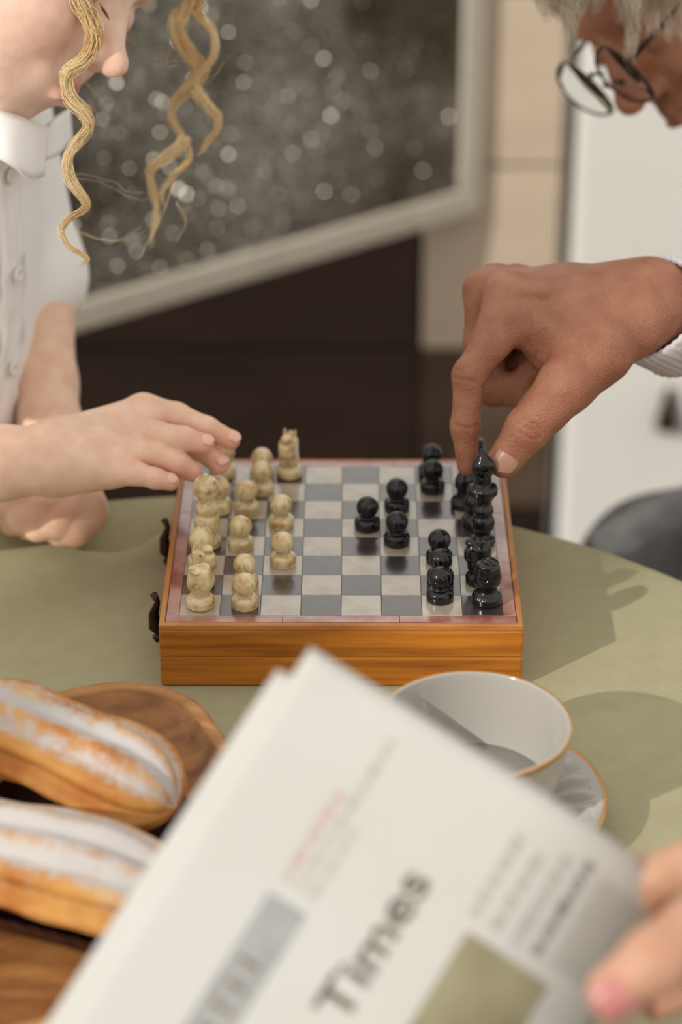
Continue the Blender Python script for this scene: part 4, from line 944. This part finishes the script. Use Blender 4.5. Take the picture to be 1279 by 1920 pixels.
# hair
v1, f1 = cap(ML, 300, .0009, 21, hang=.03)
ms = [[(1000, -60), (1030, -10), (1060, 30), (1075, 80)], [(985, -80), (1010, -20), (1035, 40)], [(1100, -60), (1085, 0), (1070, 60)], [(1180, -80), (1192, 0), (1190, 60), (1182, 120)], [(1150, -80), (1165, -10), (1170, 50)], [(1240, -80), (1250, 0), (1262, 80)], [(1215, -80), (1222, 0), (1225, 70)], [(1275, -80), (1285, 10), (1290, 90)], [(1050, -80), (1052, -20), (1060, 25)], [(1120, -80), (1118, -10), (1112, 25)]]
v2, f2 = lock([[PD(x, y, 1.515 + .01 * math.sin(i * 2.1 + k)) for i, (x, y) in enumerate(g)] for k, g in enumerate(ms)], 40, .007, .0035, .0003, .0006, 23)
f1 += [tuple(i + len(v1) for i in f) for f in f2]; v1 += v2
o = keep(link('hair', pydata('hair', v1, f1), M['hair_man']), man); o['label'] = 'grey blond hair falling over the forehead'
vs = []; fs = []
for s in (-1, 1):
    for k in range(60):
        q = k / 59; b = ML(83 - 10 * q * q, 12 + 3 * math.sin(q * 3), s * (12 + 36 * q)); tube_data([b, b + .008 * (mU * .3 + mS * s * .8 + mF * .3)], [.0006, .0002], 4, vs, fs, False)
keep(link('eyebrows', pydata('eyebrows', vs, fs), M['hair_man']), man)
# glasses
gl = empty('eyeglasses', tuple(ML(104, -12, 0))); tag(gl, 'thin dark wire eyeglasses worn by the man', 'eyeglasses')
for s in (-1, 1):
    ring = [ML(104 + 4 * (abs(math.cos(a)) - .5), -14 + 21 * math.sin(a), s * 31 + 23 * math.cos(a)) for a in np.linspace(0, 2 * math.pi, 41)]
    keep(tube('rim', ring, .0011, M['wire'], None, 8), gl)
    vs = [ML(104.3, -14, s * 31)] + ring[:-1]; fs = [(0, i + 1, (i + 1) % 40 + 1) for i in range(40)]
    o = link('lens', pydata('lens', vs, fs), M['lens']); o.modifiers.new('t', 'SOLIDIFY').thickness = .0012; keep(o, gl)
    keep(tube('temple', [ML(104, -6, s * 54), ML(100, -4, s * 64), ML(60, -1, s * 74), ML(-4, 4, s * 78), ML(-18, -8, s * 78)], [.0016, .0018, .0012, .0011, .0016], M['wire'], None, 8), gl)
    keep(tube('nose_pad', [ML(102, -16, s * 9), ML(98, -20, s * 11)], [.0012, .0022], M['wire'], None, 8), gl)
keep(tube('bridge', [ML(104, -8, -9), ML(107, -4, 0), ML(104, -8, 9)], .0011, M['wire'], None, 8), gl)
# the man's chair
ch = empty('wooden_chair', (.62, .44, 0)); tag(ch, 'brown wooden chair under the man', 'chair')
cw = M['chair_wood']
keep(box('seat', (.60, .49, .42), (.43, .49, .03), cw, None, .006), ch)
for sx in (-1, 1):
    for sy in (-1, 1): keep(box('leg', (.60 + sx * .18, .49 + sy * .21, .2025), (.034, .034, .405), cw, None, .004), ch)
for sy in (-1, 1): keep(box('back_post', (.80, .49 + sy * .21, .66), (.034, .034, .45), cw, None, .004), ch)
for z in (.60, .72, .85): keep(box('back_slat', (.80, .49, z), (.018, .38, .06), cw, None, .004), ch)
st = empty('stool', (-.42, .13, 0)); tag(st, 'plain wooden stool under the child', 'stool')
sx0 = TL(-.02, -.33, 0)
keep(box('seat', (sx0[0] - .02, sx0[1], .37), (.30, .32, .03), cw, None, .008), st)
for sx in (-1, 1):
    for sy in (-1, 1): keep(box('leg', (sx0[0] - .02 + sx * .12, sx0[1] + sy * .13, .1775), (.03, .03, .355), cw, None, .004), st)

# ---- the reader's hand with the paper
rd = empty('person', (.30, -.62, 0)); tag(rd, 'hand of a reader with pink nails gripping the newspaper edge', 'person')
z0 = .905
rf = [[(1420, 1700, -.002, .0165), (1330, 1745, -.016, .0150), (1235, 1800, -.024, .0128), (1150, 1858, -.023, .0098)],
      [(1400, 1640, .045, .0125), (1300, 1625, .062, .0108), (1215, 1650, .072, .0096), (1190, 1720, .080, .0088), (1150, 1770, .088, .0078)],
      [(1410, 1690, .050, .0120), (1310, 1690, .072, .0105), (1240, 1725, .084, .0094), (1180, 1790, .094, .0084)],
      [(1425, 1740, .050, .0115), (1330, 1760, .078, .0100), (1260, 1800, .092, .009), (1190, 1850, .102, .008)],
      [(1440, 1790, .046, .0105), (1360, 1820, .076, .009), (1290, 1850, .090, .0082), (1230, 1880, .10, .0075)]]
rp = [[(2000, 2000, .10, .036), (1700, 1850, .07, .027), (1560, 1780, .05, .022)], [(1560, 1780, .05, .022), (1420, 1700, .004, .0175)], [(1560, 1760, .05, .020), (1400, 1645, .046, .0135)], [(1560, 1780, .055, .020), (1415, 1690, .051, .013)], [(1560, 1790, .055, .020), (1425, 1740, .051, .0125)], [(1560, 1800, .05, .02), (1440, 1790, .047, .0115)]]
F, D, JR = hand(z0, rf, rp, .0016)
v, f = F.mesh(D); me, vv = np_mesh('reader_body', [(v, f)]); tint(me, vv, (190, 148, 122), [(JR(p), .012, .4, (200, 136, 110)) for c_ in rf for p in c_[2:]])
rb = keep(link('body', me, M['skin_child']), rd)
a = JR(rf[0][2]); b = JR(rf[0][3]); t = (b - a) / np.linalg.norm(b - a); o_ = CB * .95 - .25 * CU; o_ -= t * (o_ @ t); o_ /= np.linalg.norm(o_)
nail(b + o_ * .0102 - t * .0005, t, o_, .0098, .0084, M['nail_pink'], rb)
keep(tube('sleeve', [JR((1345, 1985, -.02)), JR((1420, 2010, -.016)), JR((1700, 2090, .0)), JR((2050, 2180, .02))], [.030, .034, .040, .046], M['knit_brown'], None, 40), rd)
